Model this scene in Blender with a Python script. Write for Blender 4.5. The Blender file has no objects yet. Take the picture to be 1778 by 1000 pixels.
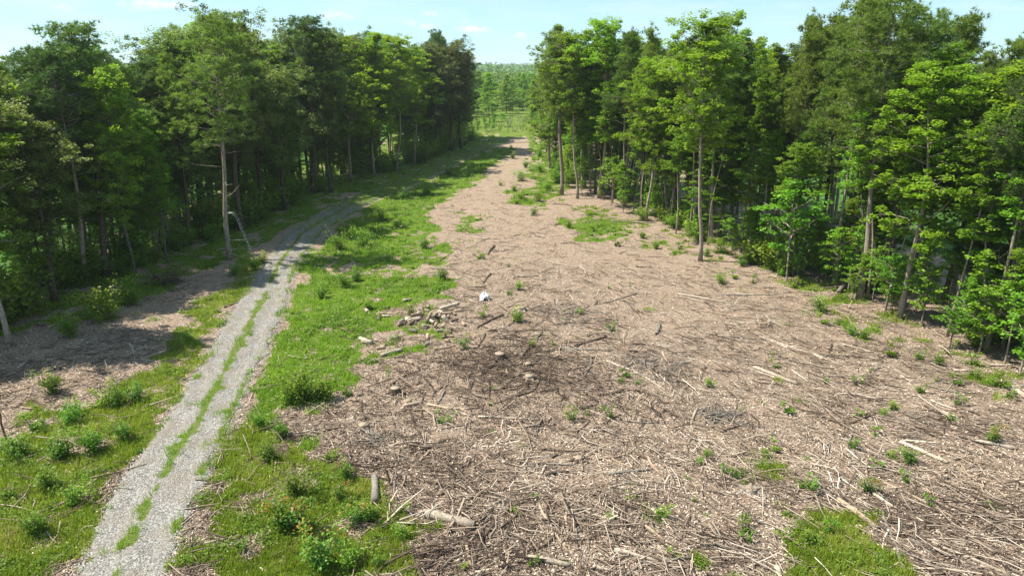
import bpy, math, random
import numpy as np
from mathutils import Vector

# ------------------------------------------------------------------ camera, sky, sun, exposure
CAM_H = 16.0
FPX = 1260.0
PITCH = math.atan(387 / FPX)
scene = bpy.context.scene
cd = bpy.data.cameras.new('camera'); cam = bpy.data.objects.new('camera', cd)
scene.collection.objects.link(cam); scene.camera = cam
cam.location = (0, 0, CAM_H); cam.rotation_euler = (math.pi / 2 - PITCH, 0, 0)
cd.sensor_width = 36; cd.lens = 36 * FPX / 1778; cd.clip_start = 0.3; cd.clip_end = 20000

SUN_EL = math.radians(57); SUN_A = math.radians(5)
S = Vector((-math.cos(SUN_EL) * math.cos(SUN_A), math.cos(SUN_EL) * math.sin(SUN_A), math.sin(SUN_EL)))
ld = bpy.data.lights.new('sun', 'SUN'); ld.energy = 5.0; ld.angle = math.radians(0.53); ld.color = (1, .935, .82)
sun = bpy.data.objects.new('sun', ld); scene.collection.objects.link(sun)
sun.rotation_euler = S.to_track_quat('Z', 'Y').to_euler(); sun.location = (0, 0, 60)
scene.view_settings.view_transform = 'Standard'; scene.view_settings.look = 'None'
scene.view_settings.exposure = 1.0; scene.view_settings.gamma = 1.0

def project(x, y, z=0.0):
    d = y * math.cos(PITCH) - (z - CAM_H) * math.sin(PITCH)
    v = y * math.sin(PITCH) + (z - CAM_H) * math.cos(PITCH)
    return 889 + FPX * x / d, 500 - FPX * v / d

def ray(px, py):
    u = (px - 889) / FPX; v = -(py - 500) / FPX
    return np.array((u, math.cos(PITCH) + v * math.sin(PITCH), -math.sin(PITCH) + v * math.cos(PITCH)))

def at(px, py):
    """ground point seen at a pixel of the photograph"""
    d = ray(px, py); t = -CAM_H / d[2]
    return d[0] * t, d[1] * t

w = bpy.data.worlds.new('World'); scene.world = w; w.use_nodes = True
nt = w.node_tree; N = nt.nodes; L = nt.links; N.clear()
out = N.new('ShaderNodeOutputWorld'); bg = N.new('ShaderNodeBackground'); sky = N.new('ShaderNodeTexSky')
sky.sky_type = 'NISHITA'; sky.sun_disc = False; sky.sun_elevation = SUN_EL
sky.sun_rotation = math.atan2(S.x, S.y); sky.air_density = 1.0; sky.dust_density = 0.15; sky.ozone_density = 2.2
bg.inputs['Strength'].default_value = 0.12
L.new(bg.outputs[0], out.inputs[0])
def M_(op, a, b=None, c=None, clamp=False, tree=None):
    t = tree or next((v.id_data for v in (a, b, c) if hasattr(v, 'id_data')), nt)
    n = t.nodes.new('ShaderNodeMath'); n.operation = op; n.use_clamp = clamp
    for i, v in enumerate((a, b, c)):
        if v is None: continue
        if isinstance(v, (int, float)): n.inputs[i].default_value = v
        else: t.links.new(v, n.inputs[i])
    return n.outputs[0]
tc = N.new('ShaderNodeTexCoord'); sep = N.new('ShaderNodeSeparateXYZ'); L.new(tc.outputs['Generated'], sep.inputs[0])
az = M_('ARCTAN2', sep.outputs[0], sep.outputs[1]); el = M_('ARCSINE', sep.outputs[2])
comb = N.new('ShaderNodeCombineXYZ'); L.new(az, comb.inputs[0]); L.new(el, comb.inputs[1])
mp = N.new('ShaderNodeMapping'); mp.inputs['Scale'].default_value = (1, 1.9, 1); L.new(comb.outputs[0], mp.inputs[0])
nz = N.new('ShaderNodeTexNoise'); nz.inputs['Scale'].default_value = 75; nz.inputs['Detail'].default_value = 5; L.new(mp.outputs[0], nz.inputs[0])
nz2 = N.new('ShaderNodeTexNoise'); nz2.inputs['Scale'].default_value = 14; nz2.inputs['Detail'].default_value = 6; nz2.inputs['Distortion'].default_value = .4
mp2 = N.new('ShaderNodeMapping'); mp2.inputs['Scale'].default_value = (.6, 3.4, 1); L.new(comb.outputs[0], mp2.inputs[0]); L.new(mp2.outputs[0], nz2.inputs[0])
total = None
for (px, py, wx, hy, k) in [(275, 6, 52, 11, .8), (112, 14, 30, 7, .45), (235, 15, 22, 6, .35), (590, 26, 42, 9, .55), (750, 24, 13, 7, .7),
                            (714, 41, 13, 6, .55), (745, 46, 18, 5, .65), (822, 52, 26, 8, .95), (806, 40, 12, 6, .4), (905, 63, 16, 7, .6),
                            (218, 96, 26, 5, .3), (1050, 16, 40, 7, .2), (1210, 12, 60, 8, .2), (1380, 12, 50, 8, .15)]:
    d = ray(px, py); d /= np.linalg.norm(d)
    a0 = math.atan2(d[0], d[1]); e0 = math.asin(d[2])
    da = M_('MULTIPLY', M_('SUBTRACT', az, a0), FPX / wx)
    de = M_('MULTIPLY', M_('SUBTRACT', el, e0), FPX / hy)
    r2 = M_('ADD', M_('MULTIPLY', da, da), M_('MULTIPLY', de, de))
    v = M_('SUBTRACT', 1.15, r2)
    v = M_('ADD', v, M_('MULTIPLY', M_('SUBTRACT', nz.outputs[0], .55), 3.6))
    v = M_('MULTIPLY', M_('MULTIPLY', v, .9, clamp=True), k)
    total = v if total is None else M_('MAXIMUM', total, v)
hz = M_('MULTIPLY', M_('MULTIPLY', M_('SUBTRACT', nz2.outputs[0], .46), 3.2, clamp=True), .30)
total = M_('MAXIMUM', total, hz)
mix = N.new('ShaderNodeMix'); mix.data_type = 'RGBA'
tint = N.new('ShaderNodeMix'); tint.data_type = 'RGBA'; tint.blend_type = 'MULTIPLY'; tint.inputs[0].default_value = 1
tint.inputs[7].default_value = (.76, .90, .86, 1)
skm = N.new('ShaderNodeMapping'); skm.inputs['Location'].default_value = (0, 0, .07); L.new(tc.outputs['Generated'], skm.inputs[0]); L.new(skm.outputs[0], sky.inputs[0])
L.new(sky.outputs[0], tint.inputs[6])
veil = N.new('ShaderNodeMix'); veil.data_type = 'RGBA'; veil.inputs[0].default_value = .42; veil.inputs[7].default_value = (2.75, 3.7, 4.0, 1)
L.new(tint.outputs[2], veil.inputs[6])
L.new(total, mix.inputs[0]); L.new(veil.outputs[2], mix.inputs[6]); mix.inputs[7].default_value = (4.4, 4.5, 4.7, 1)
L.new(mix.outputs[2], bg.inputs[0])

# ------------------------------------------------------------------ helpers
rng = np.random.default_rng(7); random.seed(7)
C = scene.collection

def hash2(ix, iy, seed=0):
    h = (ix.astype(np.int64) * 374761393 + iy.astype(np.int64) * 668265263 + seed * 982451653) & 0x7fffffff
    h = ((h ^ (h >> 13)) * 1274126177) & 0x7fffffff
    return ((h ^ (h >> 16)) & 0xffff) / 65535.0
def vnoise(x, y, seed=0):
    x = np.asarray(x, float); y = np.asarray(y, float)
    ix = np.floor(x); iy = np.floor(y); fx = x - ix; fy = y - iy
    fx = fx * fx * (3 - 2 * fx); fy = fy * fy * (3 - 2 * fy)
    a = hash2(ix, iy, seed); b = hash2(ix + 1, iy, seed); c = hash2(ix, iy + 1, seed); d = hash2(ix + 1, iy + 1, seed)
    return (a * (1 - fx) + b * fx) * (1 - fy) + (c * (1 - fx) + d * fx) * fy
def fbm(x, y, o=4, seed=0):
    s = 0; a = .5; t = 0
    for i in range(o):
        s = s + a * vnoise(np.asarray(x) * 2 ** i, np.asarray(y) * 2 ** i, seed + i); t += a; a *= .5
    return s / t
def ss(e0, e1, x):
    t = np.clip((x - e0) / (e1 - e0), 0, 1); return t * t * (3 - 2 * t)

def inpoly(x, y, P):
    r = np.zeros(np.shape(x), bool); n = len(P)
    for i in range(n):
        x0, y0 = P[i]; x1, y1 = P[(i + 1) % n]
        if y0 == y1: continue
        c = ((y0 > y) != (y1 > y)) & (x < (x1 - x0) * (y - y0) / (y1 - y0) + x0)
        r ^= c
    return r

def gh(x, y):
    """height of the ground"""
    x = np.asarray(x, float); y = np.asarray(y, float)
    h = .55 * (fbm(x / 13, y / 13, 2, 5) - .5) + .10 * (fbm(x / 2.4, y / 2.4, 2, 9) - .5)
    near = 1 - ss(160, 260, np.hypot(x, y))
    return h * near
def g1(x, y): return float(gh(x, y))

# centre line of the gravel track and its half width, in metres
RC = [((132, 1000), (305, 1000)), ((176, 890), (346, 890)), ((258, 780), (404, 780)), ((324, 670), (440, 670)), ((390, 560), (495, 560)),
      ((462, 450), (528, 450)), ((502, 400), (568, 400)), ((592, 350), (650, 350)), ((655, 325), (715, 325)), ((715, 300), (765, 300)), ((800, 265), (838, 265)),
      ((857, 243), (888, 243)), ((892, 228), (916, 228)), ((916, 214), (934, 214)), ((930, 205), (945, 205))]
rl = [at(*a) for a, b in RC]; rr = [at(*b) for a, b in RC]
rl = [(rl[0][0] + 3.0, 4.0)] + rl; rr = [(rr[0][0] + 3.0, 4.0)] + rr
ry = np.array([p[1] for p in rl]); rxl = np.array([p[0] for p in rl]); rxr = np.array([p[0] for p in rr])
def smoothcurve(yq, ys, xs):
    # smoothed interpolation
    s = 0
    for o in (-3, -1.5, 0, 1.5, 3): s = s + np.interp(yq + o, ys, xs)
    return s / 5
def road_edges(y): return smoothcurve(y, ry, rxl) + .12, smoothcurve(y, ry, rxr) - .42

LEFT_EDGE = np.array([(-38, 30), (-34, 45), (-33.5, 52), (-32, 60), (-29, 76), (-28, 90), (-25, 104), (-19, 120), (-14.5, 138), (-11, 158), (-9, 176), (-8, 200)], float)
RIGHT_EDGE = np.array([(36, 22), (30, 33), (28, 40), (25, 48), (22, 56), (17.5, 64), (15, 74), (12, 86), (7.5, 96), (6.6, 108), (7.4, 125), (9, 145), (12, 175), (14, 205)], float)
def xl(y): return np.interp(y, LEFT_EDGE[:, 1], LEFT_EDGE[:, 0])
def xr(y): return np.interp(y, RIGHT_EDGE[:, 1], RIGHT_EDGE[:, 0])

def poly(pts): return [at(*p) for p in pts]
GREEN = [  # outline on the ground, greenness, kind (0 yellow-green grass, 1 lush bright green)
    (poly([(280, 1040), (340, 905), (385, 820), (400, 770), (440, 750), (500, 790), (560, 800), (640, 840), (665, 890), (745, 905), (700, 940), (740, 1040)]), .86, .3),
    (poly([(400, 770), (440, 690), (490, 560), (520, 450), (575, 400), (650, 352), (720, 325), (800, 284), (860, 256), (895, 256), (852, 290), (815, 325), (770, 345), (750, 380), (760, 412), (700, 440), (560, 450), (570, 480), (700, 490), (790, 480), (802, 522), (690, 540), (640, 580), (640, 625), (590, 665), (570, 700), (520, 712), (470, 700), (455, 730)]), .93, 1.),
    (poly([(560, 450), (700, 440), (770, 420), (790, 440), (700, 490), (600, 480)]), .74, .9),
    (poly([(600, 535), (760, 535), (760, 600), (620, 640), (560, 720), (600, 700), (480, 790), (380, 800), (420, 720)]), .52, .7),
    (poly([(60, 1040), (176, 890), (258, 780), (324, 670), (390, 560), (462, 450), (440, 440), (400, 490), (350, 560), (318, 620), (250, 740), (150, 800), (60, 850), (-60, 900), (-100, 1040)]), .88, .0),
    (poly([(-60, 850), (60, 700), (200, 690), (300, 600), (330, 560), (400, 480), (330, 620), (260, 740), (100, 880), (-60, 960)]), .82, .2),
    (poly([(-300, 640), (0, 590), (150, 560), (330, 480), (440, 440), (520, 385), (600, 338), (700, 296), (800, 256), (880, 225), (830, 222), (700, 270), (540, 310), (300, 400), (100, 470), (-300, 560)]), .74, .6),
    (poly([(885, 330), (935, 325), (960, 345), (950, 365), (895, 352)]), .62, .8),
    (poly([(960, 378), (1040, 378), (1110, 402), (1050, 418), (1000, 412)]), .8, 1),
    (poly([(1100, 398), (1200, 425), (1190, 440), (1110, 425)]), .5, .6),
    (poly([(915, 240), (960, 250), (985, 340), (960, 345), (915, 310), (925, 270)]), .78, .7),
    (poly([(960, 340), (1100, 378), (1230, 430), (1340, 455), (1500, 520), (1640, 590), (1778, 640), (1900, 690), (1778, 660), (1630, 610), (1480, 545), (1330, 480), (1200, 440), (1050, 395)]), .45, .4),
    (poly([(1360, 470), (1500, 530), (1640, 590), (1660, 640), (1540, 590), (1440, 545)]), .35, .3),
    (poly([(1650, 650), (1778, 640), (1800, 690), (1700, 675)]), .6, .4),
    (poly([(1370, 905), (1500, 905), (1570, 1000), (1590, 1040), (1380, 1040), (1390, 960)]), .86, .2),
    (poly([(1330, 760), (1370, 780), (1400, 850), (1350, 870), (1290, 850)]), .55, .2),
    (poly([(1320, 650), (1370, 640), (1400, 690), (1350, 700)]), .35, .4),
    (poly([(1200, 930), (1300, 960), (1290, 1030), (1180, 1030)]), .3, .4),
    (poly([(780, 365), (825, 365), (830, 425), (790, 425)]), .45, .8),
    (poly([(1455, 555), (1520, 570), (1500, 595), (1450, 575)]), .55, .7),
    (poly([(700, 800), (900, 960), (760, 1020)]), .12, .4),
    (poly([(430, 225), (1400, 225), (1100, 170), (700, 170)]), .72, .7),
]
def green(x, y):
    wx = (fbm(x / 2.2, y / 2.2, 5, 31) - .5) * 4.2; wy = (fbm(x / 2.2, y / 2.2, 5, 57) - .5) * 5.5
    X = x + wx; Y = y + wy
    g = np.zeros(np.shape(x)); k = np.full(np.shape(x), .5)
    for P, v, kk in GREEN:
        m = inpoly(X, Y, P)
        k = np.where(m & (v > g), kk, k); g = np.where(m, np.maximum(g, v), g)
    far = ss(185, 230, y)
    g = np.maximum(g, far * .8)
    lr = road_edges(y)[0]; g = np.where((y > 95) & (x < lr + .5), np.maximum(g, .8), g); k = np.where((y > 60) & (x < lr), .9, k); g = np.where(y > 172, np.maximum(g, .8), g)
    g = np.where(x < xl(y) - 3.5, np.maximum(g, .62), g); g = np.where(x > xr(y) + 2.5, np.maximum(g, .5), g)
    base = .16
    g = np.maximum(g, base * ss(.55, .75, fbm(x / 4, y / 4, 3, 77)))
    n = fbm(x / .9, y / .9, 4, 91)
    g = g - .10 * ss(.5, .75, fbm(x / 3.1, y / 3.1, 3, 111))
    gg = ss(-.16, .16, g - .14 - (n * 1.6 - .36) * .95)
    # on the track: only a broken centre strip
    l, r = road_edges(y); t = (x - l) / (r - l)
    on = (t > 0) & (t < 1)
    c = np.exp(-((t - .47 + .06 * (fbm(y / 3, y * 0, 2, 3) - .5)) / .078) ** 2) * (fbm(y / 3.5, y * 0 + 3.3, 3, 15) * 1.5 + .08 + .28 * ss(38, 60, y))
    edge = np.maximum(ss(.10, 0, t) * .6, ss(.82, 1, t)) * (.62 + .25 * ss(40, 70, y))
    n2 = fbm(x / .6, y / .9, 5, 17)
    gr = ss(.38, .72, np.maximum(c, edge) + (n2 - .5) * (2.2 - 1.2 * ss(50, 75, y)))
    gr = np.maximum(gr, ss(64, 100, y) * (.5 + 1.1 * fbm(x / 2, y / 5, 3, 19)))
    gg = np.maximum(gg, ss(170, 190, y) * .62)
    return np.where(on, gr, gg), k

def mesh_np(name, V, F, mat, parent=None, attrs=None, smooth=False, link=True):
    """V (n,3); F (m,3 or 4) or a list of such arrays; one mesh object"""
    if not isinstance(F, (list, tuple)): F = [F]
    F = [f for f in F if len(f)]
    me = bpy.data.meshes.new(name)
    V = np.asarray(V, np.float32)
    me.vertices.add(len(V)); me.vertices.foreach_set('co', V.ravel())
    loops = np.concatenate([f.ravel() for f in F]).astype(np.int32)
    tot = np.concatenate([np.full(len(f), f.shape[1]) for f in F]).astype(np.int32)
    st = np.concatenate([[0], np.cumsum(tot)[:-1]]).astype(np.int32)
    me.loops.add(len(loops)); me.loops.foreach_set('vertex_index', loops)
    me.polygons.add(len(tot)); me.polygons.foreach_set('loop_start', st); me.polygons.foreach_set('loop_total', tot)
    if smooth: me.polygons.foreach_set('use_smooth', np.ones(len(tot), bool))
    for k, a in (attrs or {}).items():
        at_ = me.attributes.new(k, 'FLOAT', 'POINT'); at_.data.foreach_set('value', np.asarray(a, np.float32))
    me.update(calc_edges=True)
    if mat: me.materials.append(mat)
    o = bpy.data.objects.new(name, me)
    if link: C.objects.link(o)
    if parent: o.parent = parent
    return o

def tag(o, label=None, cat=None, group=None, kind=None):
    if label: o['label'] = label
    if cat: o['category'] = cat
    if group: o['group'] = group
    if kind: o['kind'] = kind
    return o

class Geo:
    def __init__(s): s.V = []; s.F4 = []; s.F3 = []; s.n = 0; s.A = []
    def add(s, V, F4=None, F3=None, a=0.):
        V = np.asarray(V, float)
        if F4 is not None and len(F4): s.F4.append(np.asarray(F4) + s.n)
        if F3 is not None and len(F3): s.F3.append(np.asarray(F3) + s.n)
        s.V.append(V); s.n += len(V)
        s.A.append(np.full(len(V), a) if np.isscalar(a) else np.asarray(a))
    def tube(s, P, R, n=6, cap=True, a=0., irr=0.):
        P = np.asarray(P, float); R = np.asarray(R, float) * np.ones(len(P)); k = len(P)
        T = np.gradient(P, axis=0); T /= np.linalg.norm(T, axis=1)[:, None] + 1e-9
        up = np.array([0, 0, 1.]) if abs(T[0][2]) < .8 else np.array([1., 0, 0])
        A = np.cross(T, up); A /= np.linalg.norm(A, axis=1)[:, None] + 1e-9; B = np.cross(T, A)
        th = np.arange(n) * 2 * math.pi / n
        rr_ = R[:, None] * (1 + irr * (rng.random((k, n)) - .5))
        V = P[:, None, :] + rr_[..., None] * (np.cos(th)[None, :, None] * A[:, None, :] + np.sin(th)[None, :, None] * B[:, None, :])
        V = V.reshape(-1, 3); i = np.arange(k - 1)[:, None] * n; j = np.arange(n)[None, :]; j2 = (j + 1) % n
        F = np.stack([i + j, i + j2, i + n + j2, i + n + j], -1).reshape(-1, 4)
        F3 = []
        if cap:
            V = np.vstack([V, P[0], P[-1]]); c0 = k * n; c1 = c0 + 1
            F3 = [(c0, (q + 1) % n, q) for q in range(n)] + [(c1, (k - 1) * n + q, (k - 1) * n + (q + 1) % n) for q in range(n)]
        s.add(V, F, F3, a)
    def obj(s, name, mat, parent=None, smooth=False, attr='rnd', link=True):
        F = []
        if s.F4: F.append(np.vstack(s.F4))
        if s.F3: F.append(np.vstack(s.F3))
        return mesh_np(name, np.vstack(s.V), F, mat, parent, {attr: np.concatenate(s.A)}, smooth, link)

def rand_unit(n):
    v = rng.normal(size=(n, 3)); return v / np.linalg.norm(v, axis=1)[:, None]

def leaves(centers, size, up=.6, a=None, aspect=.62):
    """diamond leaves at the given centres; returns V,F4,attr"""
    n = len(centers)
    nrm = rand_unit(n); nrm[:, 2] = np.abs(nrm[:, 2]) + up; nrm /= np.linalg.norm(nrm, axis=1)[:, None]
    d = np.cross(nrm, rand_unit(n)); d /= np.linalg.norm(d, axis=1)[:, None] + 1e-9
    e = np.cross(nrm, d); L_ = (size * (.7 + .6 * rng.random(n)))[:, None]
    V = np.stack([centers - d * L_ * .5, centers + e * L_ * aspect * .5 + nrm * L_ * .08, centers + d * L_ * .5, centers - e * L_ * aspect * .5 + nrm * L_ * .08], 1).reshape(-1, 3)
    F = np.arange(4 * n).reshape(n, 4)
    if a is None: a = rng.random(n)
    return V, F, np.repeat(a, 4)

def needles(centers, dirs, length, width, per):
    """fans of thin triangles"""
    n = len(centers); c = np.repeat(centers, per, 0); m = n * per
    d = np.repeat(dirs, per, 0) * .75 + rand_unit(m); d /= np.linalg.norm(d, axis=1)[:, None]
    sd = np.cross(d, rand_unit(m)); sd /= np.linalg.norm(sd, axis=1)[:, None] + 1e-9
    l = (length * (.7 + .6 * rng.random(m)))[:, None]
    V = np.stack([c - sd * width, c + sd * width, c + d * l], 1).reshape(-1, 3)
    return V, np.arange(3 * m).reshape(m, 3), np.repeat(np.repeat(rng.random(n), per) * .6 + rng.random(m) * .4, 3)

# ------------------------------------------------------------------ materials
def newmat(name):
    m = bpy.data.materials.new(name); m.use_nodes = True
    t = m.node_tree; p = t.nodes['Principled BSDF']
    return m, t, p
def ramp(t, src, stops, interp='LINEAR'):
    r = t.nodes.new('ShaderNodeValToRGB'); r.color_ramp.interpolation = interp
    e = r.color_ramp.elements
    while len(e) < len(stops): e.new(.5)
    for i, (pos, c) in enumerate(stops): e[i].position = pos; e[i].color = (*c, 1)
    t.links.new(src, r.inputs[0]); return r.outputs[0]
def noise(t, scale, detail=5, coord=None, rough=.55, dist=0, scl=None):
    n = t.nodes.new('ShaderNodeTexNoise'); n.inputs['Scale'].default_value = scale; n.inputs['Detail'].default_value = detail
    n.inputs['Roughness'].default_value = rough; n.inputs['Distortion'].default_value = dist
    tc = t.nodes.new('ShaderNodeTexCoord'); src = tc.outputs['Object']
    if scl:
        mp = t.nodes.new('ShaderNodeMapping'); mp.inputs['Scale'].default_value = scl; t.links.new(src, mp.inputs[0]); src = mp.outputs[0]
    t.links.new(src, n.inputs[0]); return n.outputs[0]
def attr(t, name):
    a = t.nodes.new('ShaderNodeAttribute'); a.attribute_name = name; return a.outputs['Fac']
def mixc(t, f, a, b, mode='MIX'):
    n = t.nodes.new('ShaderNodeMix'); n.data_type = 'RGBA'; n.blend_type = mode
    for i, v in ((0, f), (6, a), (7, b)):
        if isinstance(v, (int, float)): n.inputs[i].default_value = v
        elif isinstance(v, tuple): n.inputs[i].default_value = (*v, 1)
        else: t.links.new(v, n.inputs[i])
    return n.outputs[2]
def bump(t, p, h, strength=.5, dist=.03):
    b = t.nodes.new('ShaderNodeBump'); b.inputs['Strength'].default_value = strength; b.inputs['Distance'].default_value = dist
    t.links.new(h, b.inputs['Height']); t.links.new(b.outputs[0], p.inputs['Normal'])

def foliage_mat(name, dark, mid, light, trans=.32, rough=.5, extra=None):
    m, t, p = newmat(name)
    r = attr(t, 'rnd'); stops = [(0, dark), (.5, mid), (1, light)]
    if extra: stops = [(0, dark), (.45, mid), (.8, light), (.9, extra)]
    c = ramp(t, r, stops)
    oi = t.nodes.new('ShaderNodeObjectInfo')
    hs = t.nodes.new('ShaderNodeHueSaturation')
    t.links.new(M_('ADD', M_('MULTIPLY', oi.outputs['Random'], .035), .483, tree=t), hs.inputs['Hue'])
    sc = M_('FRACT', M_('MULTIPLY', oi.outputs['Random'], 17.3, tree=t), tree=t)
    t.links.new(M_('ADD', M_('MULTIPLY', sc, .45), .78, tree=t), hs.inputs['Value'])
    t.links.new(c, hs.inputs['Color'])
    c2 = mixc(t, 1., hs.outputs[0], oi.outputs['Color'], 'MULTIPLY')
    t.links.new(c2, p.inputs['Base Color']); p.inputs['Roughness'].default_value = rough
    p.inputs['Specular IOR Level'].default_value = .25
    tr = t.nodes.new('ShaderNodeBsdfTranslucent')
    t.links.new(mixc(t, 1., c2, (1.35, 1.5, .55), 'MULTIPLY'), tr.inputs[0])
    ms = t.nodes.new('ShaderNodeMixShader'); ms.inputs[0].default_value = trans
    t.links.new(p.outputs[0], ms.inputs[1]); t.links.new(tr.outputs[0], ms.inputs[2])
    t.links.new(ms.outputs[0], t.nodes['Material Output'].inputs[0])
    return m
def bark_mat(name, a, b, c, scl=(9, 9, 1.6)):
    m, t, p = newmat(name)
    n = noise(t, 2.0, 6, scl=scl); n2 = noise(t, .5, 3)
    col = ramp(t, n, [(.3, a), (.52, b), (.72, c)])
    oi = t.nodes.new('ShaderNodeObjectInfo')
    v = t.nodes.new('ShaderNodeHueSaturation'); t.links.new(M_('ADD', M_('MULTIPLY', oi.outputs['Random'], .55), .72, tree=t), v.inputs['Value'])
    t.links.new(mixc(t, ramp(t, n2, [(.4, (0, 0, 0)), (.65, (1, 1, 1))]), col, mixc(t, .5, col, a)), v.inputs['Color'])
    t.links.new(v.outputs[0], p.inputs['Base Color']); p.inputs['Roughness'].default_value = .9; p.inputs['Specular IOR Level'].default_value = .15
    bump(t, p, n, .8, .03); return m

MP = foliage_mat('pine_needles', (.060, .100, .020), (.125, .180, .036), (.205, .265, .065), .42)
MP2 = foliage_mat('dark_pine_needles', (.036, .075, .024), (.070, .120, .034), (.13, .185, .055), .36)
MB = foliage_mat('broad_leaves', (.065, .125, .012), (.140, .225, .022), (.225, .315, .038), .50)
MO = foliage_mat('oak_leaves', (.055, .085, .026), (.105, .142, .044), (.185, .225, .080), .40)
MY = foliage_mat('sapling_leaves', (.070, .150, .012), (.120, .235, .020), (.180, .300, .030), .38)
MR = foliage_mat('red_tipped_leaves', (.035, .110, .015), (.085, .190, .020), (.170, .250, .025), .32, extra=(.34, .12, .03))
MG = foliage_mat('grass_blades', (.12, .17, .018), (.215, .275, .026), (.32, .35, .055), .42, extra=(.50, .42, .22))
MGL = foliage_mat('lush_grass_blades', (.070, .145, .012), (.145, .255, .018), (.23, .335, .030), .42)
MW = foliage_mat('weed_leaves', (.065, .135, .014), (.135, .230, .020), (.22, .31, .035), .42)
MFAR = foliage_mat('far_leaves', (.040, .090, .022), (.070, .140, .030), (.110, .180, .045), .2)
BK1 = bark_mat('pale_bark', (.14, .11, .085), (.29, .245, .195), (.44, .385, .32))
BK2 = bark_mat('brown_bark', (.045, .034, .026), (.10, .074, .056), (.18, .14, .11))
BK3 = bark_mat('grey_bark', (.06, .052, .043), (.13, .115, .095), (.22, .195, .165))
WD_WHITE = bark_mat('bleached_wood', (.20, .155, .115), (.44, .37, .29), (.62, .55, .46), (5, 5, 9))
WD_TAN = bark_mat('tan_wood', (.20, .145, .10), (.34, .26, .185), (.46, .37, .28), (6, 6, 9))
WD_GREY = bark_mat('grey_wood', (.11, .095, .08), (.21, .185, .155), (.31, .28, .24), (6, 6, 9))
WD_DARK = bark_mat('dark_wood', (.06, .042, .030), (.135, .10, .075), (.23, .18, .14), (6, 6, 9))
def wood_end():
    m, t, p = newmat('sawn_wood')
    wv = noise(t, 14, 3); t.links.new(ramp(t, wv, [(.3, (.20, .15, .105)), (.7, (.36, .29, .21))]), p.inputs['Base Color']); p.inputs['Roughness'].default_value = .85
    return m
WD_END = wood_end()

def ground_mat():
    m, t, p = newmat('cleared_ground')
    g = attr(t, 'green'); k = attr(t, 'lush')
    n1 = noise(t, .35, 5); n2 = noise(t, 9, 6, rough=.7); n3 = noise(t, 38, 4, rough=.7); n4 = noise(t, 1.6, 5)
    lit = ramp(t, n2, [(.25, (.075, .053, .040)), (.42, (.20, .15, .112)), (.58, (.36, .28, .215)), (.74, (.56, .45, .36))])
    lit = mixc(t, ramp(t, n1, [(.38, (0, 0, 0)), (.66, (.6, .6, .6))]), lit, (.24, .185, .13))
    lit = mixc(t, ramp(t, n4, [(.45, (0, 0, 0)), (.7, (.55, .55, .55))]), lit, (.30, .19, .12))
    lit = mixc(t, ramp(t, n3, [(.4, (0, 0, 0)), (.7, (.45, .45, .45))]), lit, (.44, .36, .28))
    n5 = noise(t, 1.1, 6, rough=.65, dist=.6)
    lit = mixc(t, ramp(t, n5, [(.50, (0, 0, 0)), (.66, (.75, .75, .75))]), lit, mixc(t, .5, lit, (.07, .048, .034)))
    ga = ramp(t, n2, [(.25, (.050, .062, .018)), (.5, (.14, .175, .03)), (.75, (.23, .25, .06))])
    gb = ramp(t, n2, [(.25, (.035, .060, .012)), (.5, (.100, .155, .020)), (.75, (.18, .225, .035))])
    gg = mixc(t, k, ga, gb)
    f = M_('ADD', g, M_('MULTIPLY', M_('SUBTRACT', n3, .5, tree=t), .9, tree=t), tree=t)
    f = M_('MULTIPLY', M_('SUBTRACT', f, .38, tree=t), 4, tree=t, clamp=True)
    t.links.new(mixc(t, f, lit, gg), p.inputs['Base Color'])
    p.inputs['Roughness'].default_value = .95; p.inputs['Specular IOR Level'].default_value = .1
    bump(t, p, M_('ADD', n2, M_('MULTIPLY', n3, .5, tree=t), tree=t), 1, .09)
    return m
def gravel_mat():
    m, t, p = newmat('gravel')
    v = t.nodes.new('ShaderNodeTexVoronoi'); v.inputs['Scale'].default_value = 17
    tc = t.nodes.new('ShaderNodeTexCoord'); t.links.new(tc.outputs['Object'], v.inputs[0])
    n1 = noise(t, .8, 5); n2 = noise(t, 30, 4, rough=.7)
    sep = t.nodes.new('ShaderNodeSeparateColor'); t.links.new(v.outputs['Color'], sep.inputs[0])
    c = ramp(t, sep.outputs[0], [(0, (.115, .108, .098)), (.5, (.22, .208, .19)), (1, (.37, .355, .33))])
    c = mixc(t, ramp(t, n1, [(.42, (0, 0, 0)), (.66, (.75, .75, .75))]), c, (.21, .18, .14))
    c = mixc(t, ramp(t, n2, [(.35, (.5, .5, .5)), (.55, (0, 0, 0))]), c, (.14, .13, .12))
    g = attr(t, 'green')
    f = M_('MULTIPLY', M_('SUBTRACT', M_('ADD', g, M_('MULTIPLY', M_('SUBTRACT', n2, .5, tree=t), 1.0, tree=t), tree=t), .5, tree=t), 3, tree=t, clamp=True)
    c = mixc(t, f, c, mixc(t, n2, (.05, .07, .02), (.17, .2, .05)))
    t.links.new(c, p.inputs['Base Color']); p.inputs['Roughness'].default_value = .9; p.inputs['Specular IOR Level'].default_value = .2
    bump(t, p, v.outputs['Distance'], 1, -.04); return m
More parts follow.
